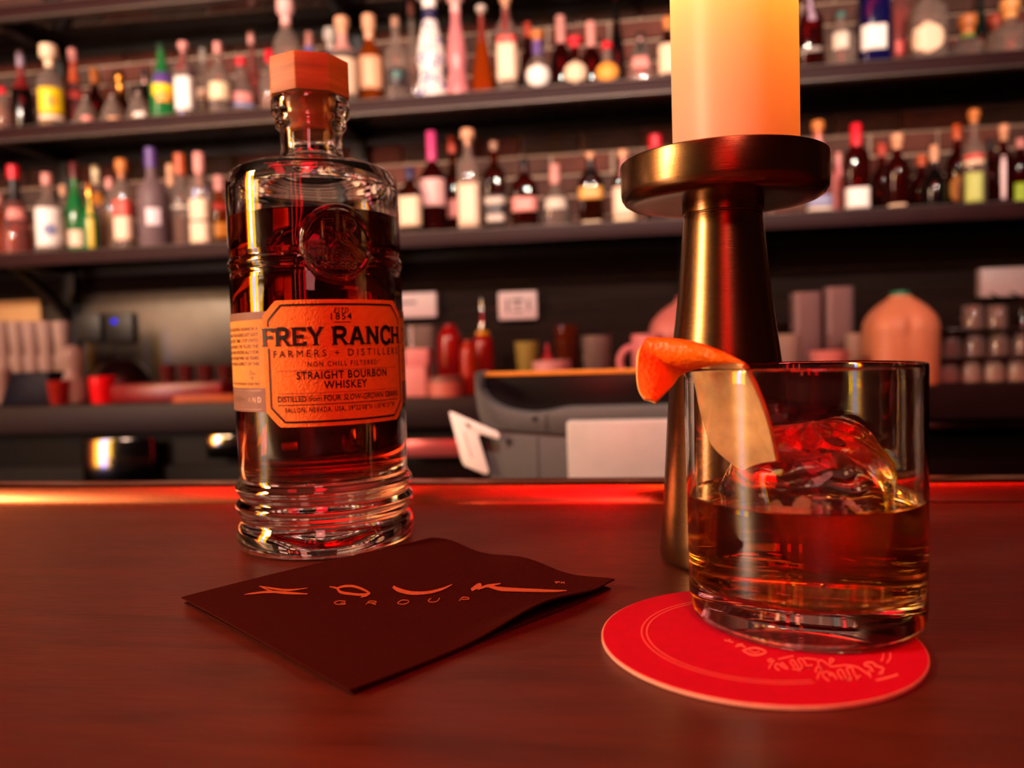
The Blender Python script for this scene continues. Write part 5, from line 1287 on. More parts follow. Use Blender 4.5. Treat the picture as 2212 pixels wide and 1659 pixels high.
def nap_layer(name, base, thick, top_fn, inset, wob, m=nap_m):
    """u runs from the left corner along the front-left edge; v towards the back."""
    n = 56
    V, F = [], []
    for lay in (0, 1):
        for i in range(n + 1):
            for j in range(n + 1):
                u, v = i / n, j / n
                uu, vv = inset + u * (1 - 2 * inset), inset + v * (1 - 2 * inset)
                # bilinear in corners: left, bottom, right, top
                q = NC[0] * (1 - uu) * (1 - vv) + NC[1] * uu * (1 - vv) + NC[2] * uu * vv + NC[3] * (1 - uu) * vv
                q = q - ncen
                ed = wob * (math.sin(9 * v + base * 900) * (u > .99) + math.sin(11 * u + 1) * (v > .99))
                z = (top_fn(u, v) if lay == 0 else top_fn(u, v) - thick)
                V.append((q[0] + ed, q[1] + ed * .6, max(z, .0002)))
    k = (n + 1) ** 2
    for i in range(n):
        for j in range(n):
            a = i * (n + 1) + j
            F.append((a, a + n + 1, a + n + 2, a + 1))
            F.append((k + a, k + a + 1, k + a + n + 2, k + a + n + 1))
    e = [i * (n + 1) for i in range(n + 1)] + [n * (n + 1) + j for j in range(1, n + 1)] + [i * (n + 1) + n for i in range(n - 1, -1, -1)] + [j for j in range(n - 1, 0, -1)]
    for a, b in zip(e, e[1:] + e[:1]):
        F.append((a, b, b + k, a + k))
    bm = bmesh.new()
    vs = [bm.verts.new(v) for v in V]
    for f in F:
        bm.faces.new([vs[i] for i in f])
    return bm_obj(name, bm, m, napkin)


nap_layer('top_ply', 0, .0006, nap_height, 0, .0004)
nap_layer('lower_ply', .001, .0006, lambda u, v: .0010 + .0003 * math.sin(4 * u + 2 * v), .006, .0006)
parts = [([(x - ncen[0], y - ncen[1]) for x, y in pts], ribbon(len(pts))) for pts in NAPKIN_STROKES]
v, f = merge(parts)
# rest the print on the top ply
M0 = np.array([NC[1] - NC[0], NC[3] - NC[0]]).T
Mi = np.linalg.inv(M0)
pv = []
for x, y in v:
    u_, v_ = Mi @ (np.array([x, y]) + ncen - NC[0])
    pv.append((x, y, nap_height(float(u_), float(v_)) + .00028))
mesh_obj('logo_print', pv, f, mat('copper_foil_print', '#c46a34', .5, .1, .15, 500), napkin, False)

# ------------------------------------------------------------------ payment terminal behind the bar
pos_grey = mat('terminal_grey', '#4b4b47', .5, 0, .05, 120, .05)
pos_black = mat('terminal_black', '#060505', .3, 0, .1)
silver = mat('silver_plate', '#b9b4ac', .38, .35, .06, 40)
pos = empty('payment_terminal', (-.02, .90, -.12), 'grey backed payment terminal with a silver stand, seen from behind beyond the rail', 'terminal')


def local(o, parent):
    o.location = tuple(-c for c in parent.location)
    return o


curve = [(-.1605, .0659), (-.1595, .056), (-.157, .048), (-.1530, .0400), (-.1472, .0336), (-.1390, .0285), (-.13, .0246), (-.1150, .0210), (-.0996, .0193), (-.0844, .0205), (-.0700, .0235), (-.0592, .0248), (.0728, .0252), (.1200, .0252)]
upper_shell = [(-.1622, .0659), (-.1622, .043)] + [(-.1600, .025), (-.1560, .0085), (-.1500, .0035), (-.1307, .0018), (-.0600, -.0043), (.12, -.0060)] + [(.12, .0252)] + curve[::-1][1:]
local(prism_xz('upper_shell', upper_shell, .85, .90, pos_grey, pos, .0012), pos)
local(prism_xz('lower_shell', [(-.1560, .0062), (-.1300, -.0004), (-.0600, -.0066), (.12, -.0084), (.12, -.1198), (-.1330, -.1198), (-.1415, -.0954), (-.1479, -.0542)], .852, .92, pos_grey, pos, .0012), pos)
local(box('seam', -.150, .118, .856, .90, -.0070, .0020, pos_black, pos), pos)
local(box('screen_back', -.157, .118, .886, .905, .004, .0600, pos_black, pos, .001), pos)
local(prism_xz('side_frame', [(-.1622, .0420), (-.1605, .0666), (-.1570, .0650), (-.1565, .0440)], .86, .915, pos_grey, pos, .0008), pos)
local(box('screen_edge', -.1590, .118, .884, .912, .0600, .0642, mat('edge_orange_light', '#d8842a', .4, .2, .1), pos, .0008), pos)  # orange light along the top edge is put into its colour
local(box('stand_plate', -.0585, .1180, .790, .806, -.1198, .0165, silver, pos, .003), pos)
for (x, z) in ((-.0967, .0140), (-.1265, -.0105)):
    o = lathe_obj('screw', [(0, 0), (.0026, 0), (.0026, .002), (0, .002)], pos_black, pos, 14)
    o.rotation_euler = (PI / 2, 0, 0)
    o.location = (x - pos.location.x, .8515 - pos.location.y, z - pos.location.z)
for x, z0, z1 in ((-.0844, -.0025, .0195), (-.0950, -.118, -.0055)):
    local(box('joint', x - .0004, x + .0004, .8492 if z0 > -.05 else .8512, .853, z0, z1, pos_black, pos), pos)
local(box('status_bar', .046, .075, .8488, .8510, .0205, .0225, mat('status_bar_grey', '#8e918c', .4), pos), pos)

card_pts = [(-.1905, .0234), (-.1890, .0241), (-.1864, .0232), (-.1378, .0010), (-.1349, -.0035), (-.1360, -.0062), (-.1385, -.0066), (-.1553, -.0011), (-.1580, -.0016), (-.1589, -.0046), (-.1489, -.0418), (-.1500, -.0450), (-.1530, -.0450), (-.1754, -.0355), (-.1784, -.0298)]
kc = empty('key_card', (-.165, .845, -.01), 'white hooked plastic card with a slot, stuck into the left side of the payment terminal', 'card')
local(prism_xz('plate', card_pts, .8430, .8462, mat('white_card', '#e6ddd2', .45, 0, .03), kc, .0006), kc)
local(prism_xz('slot', [(-.1722, .0118), (-.1712, .0122), (-.1670, .0082), (-.1668, .0062), (-.1682, .0058), (-.1722, .0096)], .8424, .8431, pos_black, kc), kc)
v, f = stroke([(-.1742, .002), (-.1708, -.012), (-.1666, -.0265)], .0018)
o = mesh_obj('print', [(a, .8428, b) for a, b in v], f, mat('card_print', '#9a938c', .6), kc, False)
local(o, kc)

# ------------------------------------------------------------------ back counter and shelves
shelf_dark = mat('shelf_lacquer', '#26080a', .55, 0, .15, 20, spec=.2)
shelf_line = mat('shelf_edge_metal', '#6a625c', .4, .6, .1)
smoke = thin('smoked_shelf_glass', '#5a4a44', .06, .10, '#6a5850', ior=2.3)
CZ_ = -.017
cnt = empty('back_counter', (0, 0, -1.05), 'long dark back counter with black cabinets under the bottle shelves', 'counter')
for nm, a in (('worktop', (-2.9, 2.3, 1.75, 2.285, CZ_ - .068, CZ_)), ('cabinet', (-2.9, 2.3, 1.80, 2.285, -1.045, CZ_ - .069))):
    o = box(nm, *a, mat('counter_purple_black', '#21161a', .5, 0, .1, 30, spec=.3) if nm == 'worktop' else mat('cabinet_black', '#070506', .5, 0, .1, spec=.12), cnt, .003)
    o.location = (0, 0, 1.05)
for k in range(6):
    x0 = -2.88 + k * .85
    o = box('door', x0, x0 + .835, 1.783, 1.799, -.98, CZ_ - .155, mat('cabinet_black', '#070506', .5, 0, .1, spec=.12), cnt, .003)
    o.location = (0, 0, 1.05)
steel = mat('brushed_steel', '#a09a94', .12, 1, .06, 60, .02, stretch=(1, 1, 20))
x, y, r, zb_, zt_ = ITEM['rain']
o = box('steel_front', -r, r, -.009, .009, -.40, zt_, mat('fridge_steel', '#5a5862', .10, 1, .06, 60, .02), cnt, .004)
o.location = (x, 1.755, 1.05)
o.rotation_euler = (0, 0, math.radians(6.8))
for key, nm in (('handle', 'handle'), ('strip', 'rail_strip'), ('stripr', 'rail_strip')):
    x, y, r, zb_, zt_ = ITEM[key]
    o = box(nm, x - r, x + r, y - .010, 1.795, zb_, zt_, steel if key != 'strip' else mat('steel_red_reflection', '#e07a80', .3, .6, .05), cnt, .003)  # the red one has its red reflection painted as the steel's colour
    o.location = (0, 0, 1.05)

splash = box('steel_backsplash', -2.3, -1.02, 2.2805, 2.2855, CZ_ + .001, .30, mat('splash_steel', '#443e38', .36, .9, .06, 30), None, .002)
tag(splash, 'dull steel backsplash sheet on the wall at the lower left', 'panel')

for zt, zname in ((1.07, 'topmost'), (.742, 'middle'), (.397, 'lowest')):
    s = empty('wall_shelf', (-.4, 2.14, zt), '%s long dark wall shelf with a pale metal front edge' % zname, 'shelf', 'bottle shelves')
    L = 2.35
    t = .034
    local(box('front_fascia', -2.6, 1.9, 2.0, 2.012, zt - t, zt - .0025, shelf_dark, s, .001), s)
    local(box('edge_trim', -2.6, 1.9, 1.998, 2.014, zt - .0025, zt, shelf_line, s, .0008), s)
    local(box('lower_flange', -2.6, 1.9, 1.999, 2.022, zt - t - .004, zt - t, shelf_line if zt > .5 else shelf_dark, s, .0008), s)
    local(box('glass_panel', -2.6, 1.9, 2.0145, 2.285, zt - .010, zt - .0002, smoke, s, .001), s)
    local(box('rear_rail', -2.6, 1.9, 2.272, 2.286, zt - .045, zt - .011, black_steel, s, .001), s)
for k, x in enumerate((-1.715, -.756, .185, 1.13)):
    b = empty('shelf_bracket', (x, 2.27, .33), 'black steel upright with arms carrying the shelves, %s from the left' % ['first', 'second', 'third', 'fourth'][k], 'bracket', 'shelf uprights')
    local(box('upright', x - .022, x + .022, 2.262, 2.2795, .12, 1.9, black_steel, b, .002), b)
    for zt in (1.07, .742, .397):
        local(box('arm', x - .016, x + .016, 2.024, 2.2615, zt - .036, zt - .0105, black_steel, b, .002), b)
    v = [(2.03, .357), (2.06, .357), (2.10, .345), (2.20, .295), (2.2615, .24), (2.2615, .21), (2.19, .27), (2.08, .335)]
    bm = bmesh.new()
    n = len(v)
    fa = [bm.verts.new((x - .012, yy, z)) for yy, z in v]
    fb = [bm.verts.new((x + .012, yy, z)) for yy, z in v]
    bm.faces.new(fa)
    bm.faces.new(fb[::-1])
    for j in range(n):
        bm.faces.new((fa[j], fb[j], fb[(j + 1) % n], fa[(j + 1) % n]))
    local(bm_obj('strut', bm, black_steel, b), b)

# ------------------------------------------------------------------ the bottles on the shelves
GL = {
    'clear': thin('bottle_clear', '#d4c8c0', .05, .18, '#c8b4a8'), 'amber': thin('bottle_amber', '#7a2a10', .05, .10, '#5a2410'), 'black': mat('bottle_black', '#0a0707', .12, 0, .1),
    'green': mat('bottle_green', '#1c6a34', .15, 0, .15), 'blue': mat('bottle_blue', '#0c0a3c', .12, 0, .1), 'orange': thin('bottle_orange', '#d06a14', .05, .30, '#a84a0c'),
    'redglass': thin('bottle_red', '#8a2a20', .05, .12, '#5a1612'), 'pinkglass': thin('bottle_pink', '#d8a49a', .05, .22, '#b87a74'), 'ceramic': None,
    'pinkceramic': mat('ceramic_pink', '#c8787c', .3, 0, .15, 40), 'frosted': thin('bottle_frosted', '#a08c90', .4, .55, '#8a7478'), 'darkteal': mat('bottle_teal', '#0c2420', .15),
}
# white ceramic with blue brushwork
cm, nt, p, out_ = base_mat('ceramic_painted')
tc = N(nt, 'ShaderNodeTexCoord')
nz = N(nt, 'ShaderNodeTexNoise', Scale=42, Detail=1, Distortion=1.6)
nt.links.new(tc.outputs['Object'], nz.inputs['Vector'])
rp = N(nt, 'ShaderNodeValToRGB')
rp.color_ramp.elements[0].color = hexc('#5a5aa0')
rp.color_ramp.elements[1].color = hexc('#f2ece4')
rp.color_ramp.elements[0].position = .40
rp.color_ramp.elements[1].position = .50
nt.links.new(nz.outputs['Fac'], rp.inputs['Fac'])
nt.links.new(rp.outputs['Color'], p.inputs['Base Color'])
p.inputs['Roughness'].default_value = .25
GL['ceramic'] = cm
LIQ = {'orange': '#d87810', 'orangeliq': '#b85008', 'redliq': '#6a1208', 'pinkliq': '#c86a60', 'yellow': '#d8b018'}
LQ = {k: thin('liquid_' + k, v, .1, .45, v) for k, v in LIQ.items()}
PC = dict(red='#d8102a', lilac='#a892a8', cream='#ecd0b0', pinkcap='#d8948c', wood='#c87a3a', silver='#c8c4c0', gold='#c89040', darkgreen='#10301a', grey='#8a8078', palepink='#e8b4b0', palegrey='#c0b4a8', tan='#d8a07c',
          tancap='#a07c68', white='#f4efe8', redcap='#b8402c', darkred='#5a1a16', teal='#3a6a64', navy='#20204a', rust='#a8442c', goldwood='#e0a058', black='#0a0808', purple='#5a4088', orangecap='#b85020', paleyellow='#e8d4ac', magenta='#c83c78',
          yellowlab='#f0d010', orangelab='#f0a03c', redlab='#d04a40', pinklab='#e09088', white2='#fff', blueband='#8088b0', tanlab='#e8b088', darklab='#2a2024', creamlab='#f2d2b6', palelab='#cfc4b4', goldlab='#d8a048', goldglint='#e8c850',
          whitelilac='#e8d8e0', greenlab='#b8cc6a', lime='#a8d820', blueneck='#6a62b0', greenrib='#7ab048', amberglass='#b84a20', redglass='#7a1a18', pinkglass='#c89088')


def pm(k):
    return mat('bottle_print_' + k, PC[k], .45 if k not in ('silver', 'gold') else .25, 1 if k in ('silver', 'gold') else 0, .05, 80)


PROF = {
    'std': ([(0, .93), (.015, 1), (.50, 1), (.56, .97), (.62, .80), (.66, .55), (.70, .40), (.74, .34), (1, .32)], None),
    'tallbody': ([(0, .94), (.015, 1), (.60, 1), (.65, .95), (.70, .70), (.74, .45), (.77, .36), (1, .34)], 5),
    'wine': ([(0, .93), (.015, 1), (.42, 1), (.50, .92), (.58, .66), (.66, .44), (.74, .36), (1, .32)], None),
    'round': ([(0, .70), (.03, .85), (.20, 1), (.40, .98), (.55, .75), (.64, .46), (.70, .36), (1, .34)], None),
    'taper': ([(0, .94), (.02, 1), (.20, .98), (.40, .80), (.55, .58), (.66, .40), (.74, .33), (1, .30)], None),
    'pyramid': ([(0, .95), (.03, 1), (.40, .80), (.70, .46), (.80, .30), (1, .28)], 4),
    'globe': ([(0, .55), (.03, .72), (.14, .95), (.26, 1), (.38, .92), (.48, .66), (.54, .42), (.60, .34), (1, .32)], None),
    'squat': ([(0, .92), (.03, 1), (.30, 1), (.42, .92), (.52, .62), (.60, .34), (.66, .28), (1, .28)], None),
    'cone': ([(0, .95), (.02, 1), (.20, .86), (.50, .52), (.72, .26), (.80, .20), (1, .18)], 4),
    'bell': ([(0, .97), (.03, 1), (.12, .90), (.20, .74), (.24, .70), (.28, .74), (.33, .83), (.38, .84), (.50, .70), (.62, .50), (.68, .40), (1, .36)], None),
}


def prof_at(prof, t):
    return float(np.interp(t, [a for a, b in prof], [b for a, b in prof]))


def bottle_obj(row):
    lab, x, y, z, R, H, ty, gl, liq, cap, neck, labs = row
    o = empty('liquor_bottle', (x, y, z), lab, 'bottle', 'bottles on the %s shelf' % ('middle' if z > .6 else 'lowest'))
    prof, sq = PROF[ty]
    capc, capf, capw = cap
    kb = 1 / 1.0
    if sq:
        kb = .86
    hb = H * (1 - capf * .62)
    P = [(R * r * kb, t * H) for t, r in prof if t * H < hb - .002] + [(R * prof_at(prof, .99) * kb, hb)]
    lathe_obj('body', [(0, .0005)] + P + [(0, hb)], GL[gl], o, 28, sq)
    rn = R * prof_at(prof, .99) * kb
    rc = max(rn * 1.08, min(rn * capw * 1.05, R * .95))
    zc0, zc1 = H * (1 - capf), H
    if capw > 1.35:
        cp = [(0, hb - .0008), (rn * 1.05, hb - .0008), (rc * .92, hb + .002), (rc, hb + (zc1 - hb) * .3), (rc * .97, zc1 - .003), (rc * .85, zc1), (0, zc1)]
        cp = [(0, zc0)] + [(rn * 1.10, zc0), (rn * 1.10, zc0 + (zc1 - zc0) * .35), (rc * .95, zc0 + (zc1 - zc0) * .45), (rc, zc0 + (zc1 - zc0) * .6), (rc * .97, zc1 - .003), (rc * .82, zc1), (0, zc1)]
    else:
        cp = [(0, zc0), (rc, zc0), (rc, zc1 - .002), (rc * .88, zc1), (0, zc1)]
    lathe_obj('cap', cp, pm(capc), o, 18)
    if neck:
        n0 = .67 if ty == 'bell' else max(.60, 1 - capf - .30)
        zs = np.linspace(n0 * H, zc0 - .0008, 7)
        pr = [(R * prof_at(prof, q / H) * kb * 1.04 + .0004, float(q)) for q in zs]
        lathe_obj('neck_foil', [(pr[0][0] * .9, pr[0][1])] + pr + [(pr[-1][0] * .8, pr[-1][1])], pm(neck), o, 18)
    if liq:
        c, lev = liq
        top = min(lev * .72 + .02, .72) * H
        zs = [.02 * H] + [t * H for t, r in prof if .02 < t < top / H] + [top]
        pr = [(R * prof_at(prof, q / H) * kb * .93, q) for q in zs]
        lathe_obj('liquor', [(0, pr[0][1])] + pr + [(0, pr[-1][1])], LQ[c], o, 24, sq)
    tocam = math.atan2(-x, y)
    for i, (z0, z1, c, half) in enumerate(labs):
        n = 12
        V, F = [], []
        off = .0008 + .0005 * i
        round_lab = ty in ('globe',) or 'teardrop' in lab or 'oval' in lab and half < 40
        zs = np.linspace(z0, z1, 7)
        for q in zs:
            rr = R * prof_at(prof, max(0, q / H)) * kb
            wq = 1.0
            if round_lab:
                u = (q - z0) / (z1 - z0) * 2 - 1
                wq = math.sqrt(max(.02, 1 - abs(u) ** 2.4))
            for k in range(n + 1):
                a = math.radians(half) * (2 * k / n - 1) * wq + tocam
                s = 1.0
                if sq:
                    ca, sa = abs(math.sin(a)), abs(math.cos(a))
                    s = min(1.18, 1 / (ca ** sq + sa ** sq) ** (1 / sq))
                V.append(((rr * s + off) * math.sin(a), -(rr * s + off) * math.cos(a), q))
        for i2 in range(6):
            for k in range(n):
                a = i2 * (n + 1) + k
                F.append((a, a + 1, a + n + 2, a + n + 1))
        lo = mesh_obj('label', V, F, pm(c), o, True, 60)
        sm = lo.modifiers.new('paper', 'SOLIDIFY')
        sm.thickness = .0004
        sm.offset = -1
    return o


for row in BOTTLES:
    bottle_obj(row)

# white paper tag leaning between the first bottles
x0 = -1.81
o = prism_xz('paper_tag', [(-.045, .030), (-.050, .085), (-.020, .068), (.012, .052), (.030, .020), (.040, .0006), (.018, .0006), (-.012, .012)], -.001, .001, mat('white_paper', '#e8dce4', .7, 0, .04), None)
o.location = (x0 + .02, 2.022, .742)
o.rotation_euler = (math.radians(-4), 0, 0)
tag(o, 'white folded paper tag leaning at the left end of the middle shelf', 'tag')

# ------------------------------------------------------------------ things on the back counter
tum = thin('tumbler_glass', '#d4c8c4', .06, .22, '#c8b0a8')
tum2 = thin('tumbler_glass_milky', '#c8bcb4', .08, .45, '#d0b4a8')


def tumbler_prof(R, h, up=1, taper=.86):
    w = R * .09
    pts = [(0, .001), (R * taper * .9, .0), (R * taper, .004), (R, h - .001), (R - w * .5, h), (R - w, h - .001), (R * taper - w, .012), (0, .011)]
    if up < 0:
        pts = [(r, h - z) for r, z in pts][::-1]
    return pts


def simple(key, name, label, cat, prof_fn, m, seg=24, part=None, group=None, sq=None):
    x, y, r, z0, z1 = ITEM[key]
    o = empty(name, (x, y, z0), label, cat, group)
    lathe_obj(part or 'body', prof_fn(r, z1 - z0), m, o, seg, sq)
    return o


STACK = 'nested pint glasses'
for i in range(5):
    x, y, r, z0, z1 = ITEM['pint%d' % i]
    pos_w = ['first', 'second', 'third', 'fourth', 'fifth'][i]
    h = (z1 - z0) * .575
    for lev, dz in enumerate((0, z1 - z0 - h)):
        o = empty('pint_glass', (x, y, z0 + dz), '%s clear pint glass of the %s stack from the left, on the back counter' % (['lower', 'upper'][lev], pos_w), 'glass', STACK)
        lathe_obj('body', tumbler_prof(r * (1 if lev else .995), h, 1, .70), tum2, o, 20)
simple('pintfront', 'pint_glass', 'bright pint glass cut off by the left picture edge in front of the stacks', 'glass', lambda r, h: tumbler_prof(r, h, 1, .72), tum2)

x, y, r, z0, z1 = ITEM['tray']
h = z1 - z0
o = prism_xz('navy_bin', [(-r, .0004), (r, .0004), (r * .92, h), (-r * .5, h)], -.05, .05, mat('navy_plastic', '#090b20', .5, 0, .1, spec=.15), None, .003)
o.location = (x, y, z0)
tag(o, 'navy blue plastic bin with a slanting end on the back counter', 'bin')
t = empty('glass_carafe', ITEM['carafe'][:2] + (ITEM['carafe'][3],), 'waisted clear glass carafe between the navy bin and a red tumbler', 'carafe')
r, h = ITEM['carafe'][2], ITEM['carafe'][4] - ITEM['carafe'][3]
lathe_obj('body', smooth_prof([(0, .001), (r * .9, .001), (r, h * .12), (r * .98, h * .3), (r * .62, h * .52), (r * .78, h * .74), (r * .8, h * .86), (r * .5, h * .97), (0, h)], 3), tum2, t, 24)
simple('ring', 'tealight_cup', 'small pale red glass cup left of the waisted carafe', 'cup', lambda r, h: tumbler_prof(r, h, 1, .8), thin('red_cup_glass', '#c04038', .1, .5, '#c0342c'))
simple('redcup', 'tealight_cup', 'bright red tumbler right of the waisted carafe', 'cup', lambda r, h: tumbler_prof(r, h, 1, .9), mat('red_cup_lit', '#f01018', .3, 0, .1))  # light on the cup is put into this bright red
simple('dome', 'mixing_bowl', 'dark upturned bowl behind the bright red tumbler', 'bowl', lambda r, h: smooth_prof([(0, h), (r * .45, h * .94), (r * .85, h * .6), (r, h * .2), (r, .0005), (r * .95, .0005)], 4), mat('bowl_dark', '#1c0806', .35, .2, .1))
x, y, r, z0, z1 = ITEM['redtray']
o = box('serving_tray', x - r, x + r, y - .05, y + .05, z0, z1, mat('red_tray', '#7c0810', .3, 0, .15, 30), None, .006)
tag(o, 'long dark red tray under a row of small glasses', 'tray')
for i in range(4):
    xx, yy, r, _, zt = ITEM['shot%d' % i]
    o = empty('shot_glass', (xx, yy, z1 + .0003), 'small clear shot glass, %s of four on the red tray' % ['first', 'second', 'third', 'last'][i], 'glass', 'shot glasses on the red tray')
    lathe_obj('body', tumbler_prof(r, zt - z1, 1, .8), thin('shot_glass', '#c89a98', .06, .18, '#a04a4a'), o, 18)
x, y, r, z0, z1 = ITEM['board']
o = prism_xz('cutting_board', [(-r, .001), (-r * .85, -.0003 + .0004), (r, .0002), (r, .016), (-r * .93, .016)], -.045, .06, mat('board_orange', '#c06018', .5, 0, .15, 14, .1, stretch=(1, 9, 9)), None, .002)
o.location = (x, y + .03, CZ_ + .0002)
tag(o, 'orange wooden cutting board at the front edge of the back counter', 'board')

pinkbox = mat('pink_carton', '#e8a0a0', .5, 0, .06)
b1 = ITEM['box1']
b2 = ITEM['box2']
o = box('carton', b1[0] - b1[2], b1[0] + b1[2], b1[1] - .03, b1[1] + .03, b1[3], b1[4], pinkbox, None, .003)
tag(o, 'pale pink carton, lower of two beside the whiskey bottle', 'box', 'pink cartons')
o = box('carton', b2[0] - b2[2], b2[0] + b2[2], b2[1] - .025, b2[1] + .025, b1[4] + .0003, b2[4], mat('pink_carton_light', '#e08c90', .5, 0, .06), None, .003)
tag(o, 'small pink carton on top of another beside the whiskey bottle', 'box', 'pink cartons')
simple('canister', 'storage_jar', 'clear square storage jar behind the pink cartons', 'jar', lambda r, h: tumbler_prof(r, h, 1, .96), tum, 24, sq=5)
t = simple('tin', 'round_tin', 'low round salmon pink tin right of the pink cartons', 'tin', lambda r, h: [(0, .0005), (r, .0005), (r, h * .74), (0, h * .74)], mat('tin_salmon', '#d88478', .4, 0, .06))
r, h = ITEM['tin'][2], ITEM['tin'][4] - ITEM['tin'][3]
lathe_obj('lid', [(0, h * .745), (r * 1.03, h * .745), (r * 1.03, h - .002), (r, h), (0, h)], mat('tin_lid', '#8a5a50', .4, 0, .06), t)
for i, (lb, mc) in enumerate((('round-shouldered red juice bottle left of the other two', '#8c0a0c'), ('short orange red bottle between two red juice bottles', '#a82a10'), ('red juice bottle with a steel pourer', '#8a0a08'))):
    x, y, r, z0, z1 = ITEM['redb%d' % i]
    h = z1 - z0
    o = empty('juice_bottle', (x, y, z0), lb, 'bottle', 'red juice bottles')
    hh = h if i < 2 else h * .66
    lathe_obj('body', smooth_prof([(0, .0005), (r * .95, .0005), (r, .006), (r, hh * .72), (r * .85, hh * .86), (r * .5, hh * .96), (r * .45, hh), (0, hh)], 3), mat('juice_red_%d' % i, mc, .2, 0, .1), o, 24)
    if i == 2:
        lathe_obj('pourer', [(0, hh + .0002), (r * .35, hh + .0002), (r * .38, hh + .02), (r * .14, hh + .03), (r * .12, h), (0, h)], steel, o, 12)
        lathe_obj('highlight_ring', [(r * .44, hh - .012), (r * .62, hh - .012), (r * .62, hh - .002), (r * .44, hh - .002)], mat('highlight_yellow', '#d8a008', .3), o, 16)  # yellow highlight on the bottle, modelled as a coloured ring
simple('olive', 'paper_cup', 'olive green cup wider at its rim, behind the terminal', 'cup', lambda r, h: tumbler_prof(r, h, 1, .70), mat('cup_olive', '#8a7a30', .6, 0, .08))
simple('tub', 'garnish_tub', 'low pale pink garnish tub between the olive cup and amber tumbler', 'tub', lambda r, h: tumbler_prof(r, h, 1, .95), mat('tub_pink', '#d8a0a0', .3, 0, .1, 60))
simple('redspout', 'squeeze_bottle', 'slim red squeeze bottle behind the garnish tub', 'bottle', lambda r, h: [(0, .0005), (r, .0005), (r, h * .7), (r * .4, h * .8), (r * .25, h), (0, h)], mat('squeeze_red', '#c80820', .4), part='body')
simple('amber', 'highball_glass', 'tall amber highball glass right of the garnish tub', 'glass', lambda r, h: tumbler_prof(r, h, 1, .94), thin('amber_glass', '#b8562c', .06, .2, '#8a3c1c'))
simple('clear', 'tumbler', 'clear tumbler between the amber highball and the pink mug', 'glass', lambda r, h: tumbler_prof(r, h, 1, .92), tum)
x, y, r, z0, z1 = ITEM['mug']
t = simple('mug', 'mug', 'pink mug with a round handle, partly behind the orange peel', 'mug', lambda r, h: tumbler_prof(r * .86, h, 1, .94), mat('mug_pink', '#e48a90', .4, 0, .05))
V, F = [], []
for k in range(17):
    a = PI / 2 + PI * k / 16
    cx2, cz2 = -r * .80 + .030 * math.cos(a), (z1 - z0) * .52 + .034 * math.sin(a)
    for j in range(10):
        b = 2 * PI * j / 10
        rr = .0075
        V.append((cx2 + rr * math.cos(b) * math.cos(a), rr * math.sin(b), cz2 + rr * math.cos(b) * math.sin(a)))
for k in range(16):
    for j in range(10):
        F.append((k * 10 + j, k * 10 + (j + 1) % 10, (k + 1) * 10 + (j + 1) % 10, (k + 1) * 10 + j))
mesh_obj('handle', V, F, MATS['mug_pink'], t)


def jug(key, label, col, capcol):
    x, y, r, z0, z1 = ITEM[key]
    h = z1 - z0
    o = empty('gallon_jug', (x, y, z0), label, 'jug', 'gallon jugs')
    prof = smooth_prof([(0, .0005), (r * .90, .0005), (r * .98, .006), (r * .99, h * .50), (r, h * .60), (r * .92, h * .72), (r * .66, h * .84), (r * .34, h * .93), (r * .27, h * .955), (0, h * .956)], 4)
    V, F = lathe(prof, 40, 3.2)
    V2 = []
    for a, b, c in V:
        # moulded handle groove facing the bar
        g_ = math.exp(-(a / (r * .055)) ** 2) * (1 if b < 0 else 0) * (1 / (1 + math.exp(-(c - h * .42) / .006))) * (1 / (1 + math.exp((c - h * .76) / .006)))
        V2.append((a, b + .0055 * g_, c))
    mesh_obj('body', V2, F, mat('jug_' + key, col, .45, 0, .05, 20), o)
    lathe_obj('cap', [(0, h * .957), (r * .28, h * .957), (r * .28, h * .985), (r * .26, h), (0, h)], mat('jug_cap_' + key, capcol, .4), o, 20)


jug('jug', 'salmon orange gallon jug with a green cap beyond the rocks glass', '#d88e68', '#1c7a58')
jug('jugl', 'pink gallon jug standing behind the candlestick', '#d07c74', '#a05a54')
for i in range(2):
    simple('bin%d' % i, 'straw_bin', 'tall clear square bin, %s of the pair left of the orange jug' % ['shorter', 'taller'][i], 'container', lambda r, h: tumbler_prof(r, h, 1, .98), thin('bin_plastic', '#c8a8a4', .1, .34, '#b08c8c'), 28, sq=6, group='square bins')
    simple('grey%d' % i, 'tumbler', 'greyish tumbler %s' % ['in front of the shorter square bin', 'just left of the orange jug'][i], 'glass', lambda r, h: tumbler_prof(r, h, 1, .96), tum2)
simple('pinkbowl', 'small_bowl', 'small pink bowl seen above the rocks glass rim', 'bowl', lambda r, h: tumbler_prof(r, h, 1, .7), mat('bowl_pink', '#e08a88', .3, 0, .08))
ordw = ['first', 'second', 'third', 'last']
zl = ITEM['lo0'][4]
for i in range(4):
    x, y, r, z0, z1 = ITEM['lo%d' % i]
    o = empty('tumbler', (x, y, z0), 'upturned clear tumbler, %s in the bottom row right of the orange jug' % ordw[i], 'glass', 'stacked upturned tumblers')
    lathe_obj('body', tumbler_prof(r * .98, zl - z0, -1, .92), tum2, o, 20)
o = box('glass_mat', ITEM['lo0'][0] - .04, ITEM['lo3'][0] + .06, 1.86, 1.98, zl + .0003, zl + .003, thin('mat_plastic', '#8a7470', .2, .3, '#6a5450'), None, .001)
tag(o, 'thin clear sheet between the rows of upturned tumblers', 'tray')
zl2 = ITEM['mi0'][4]
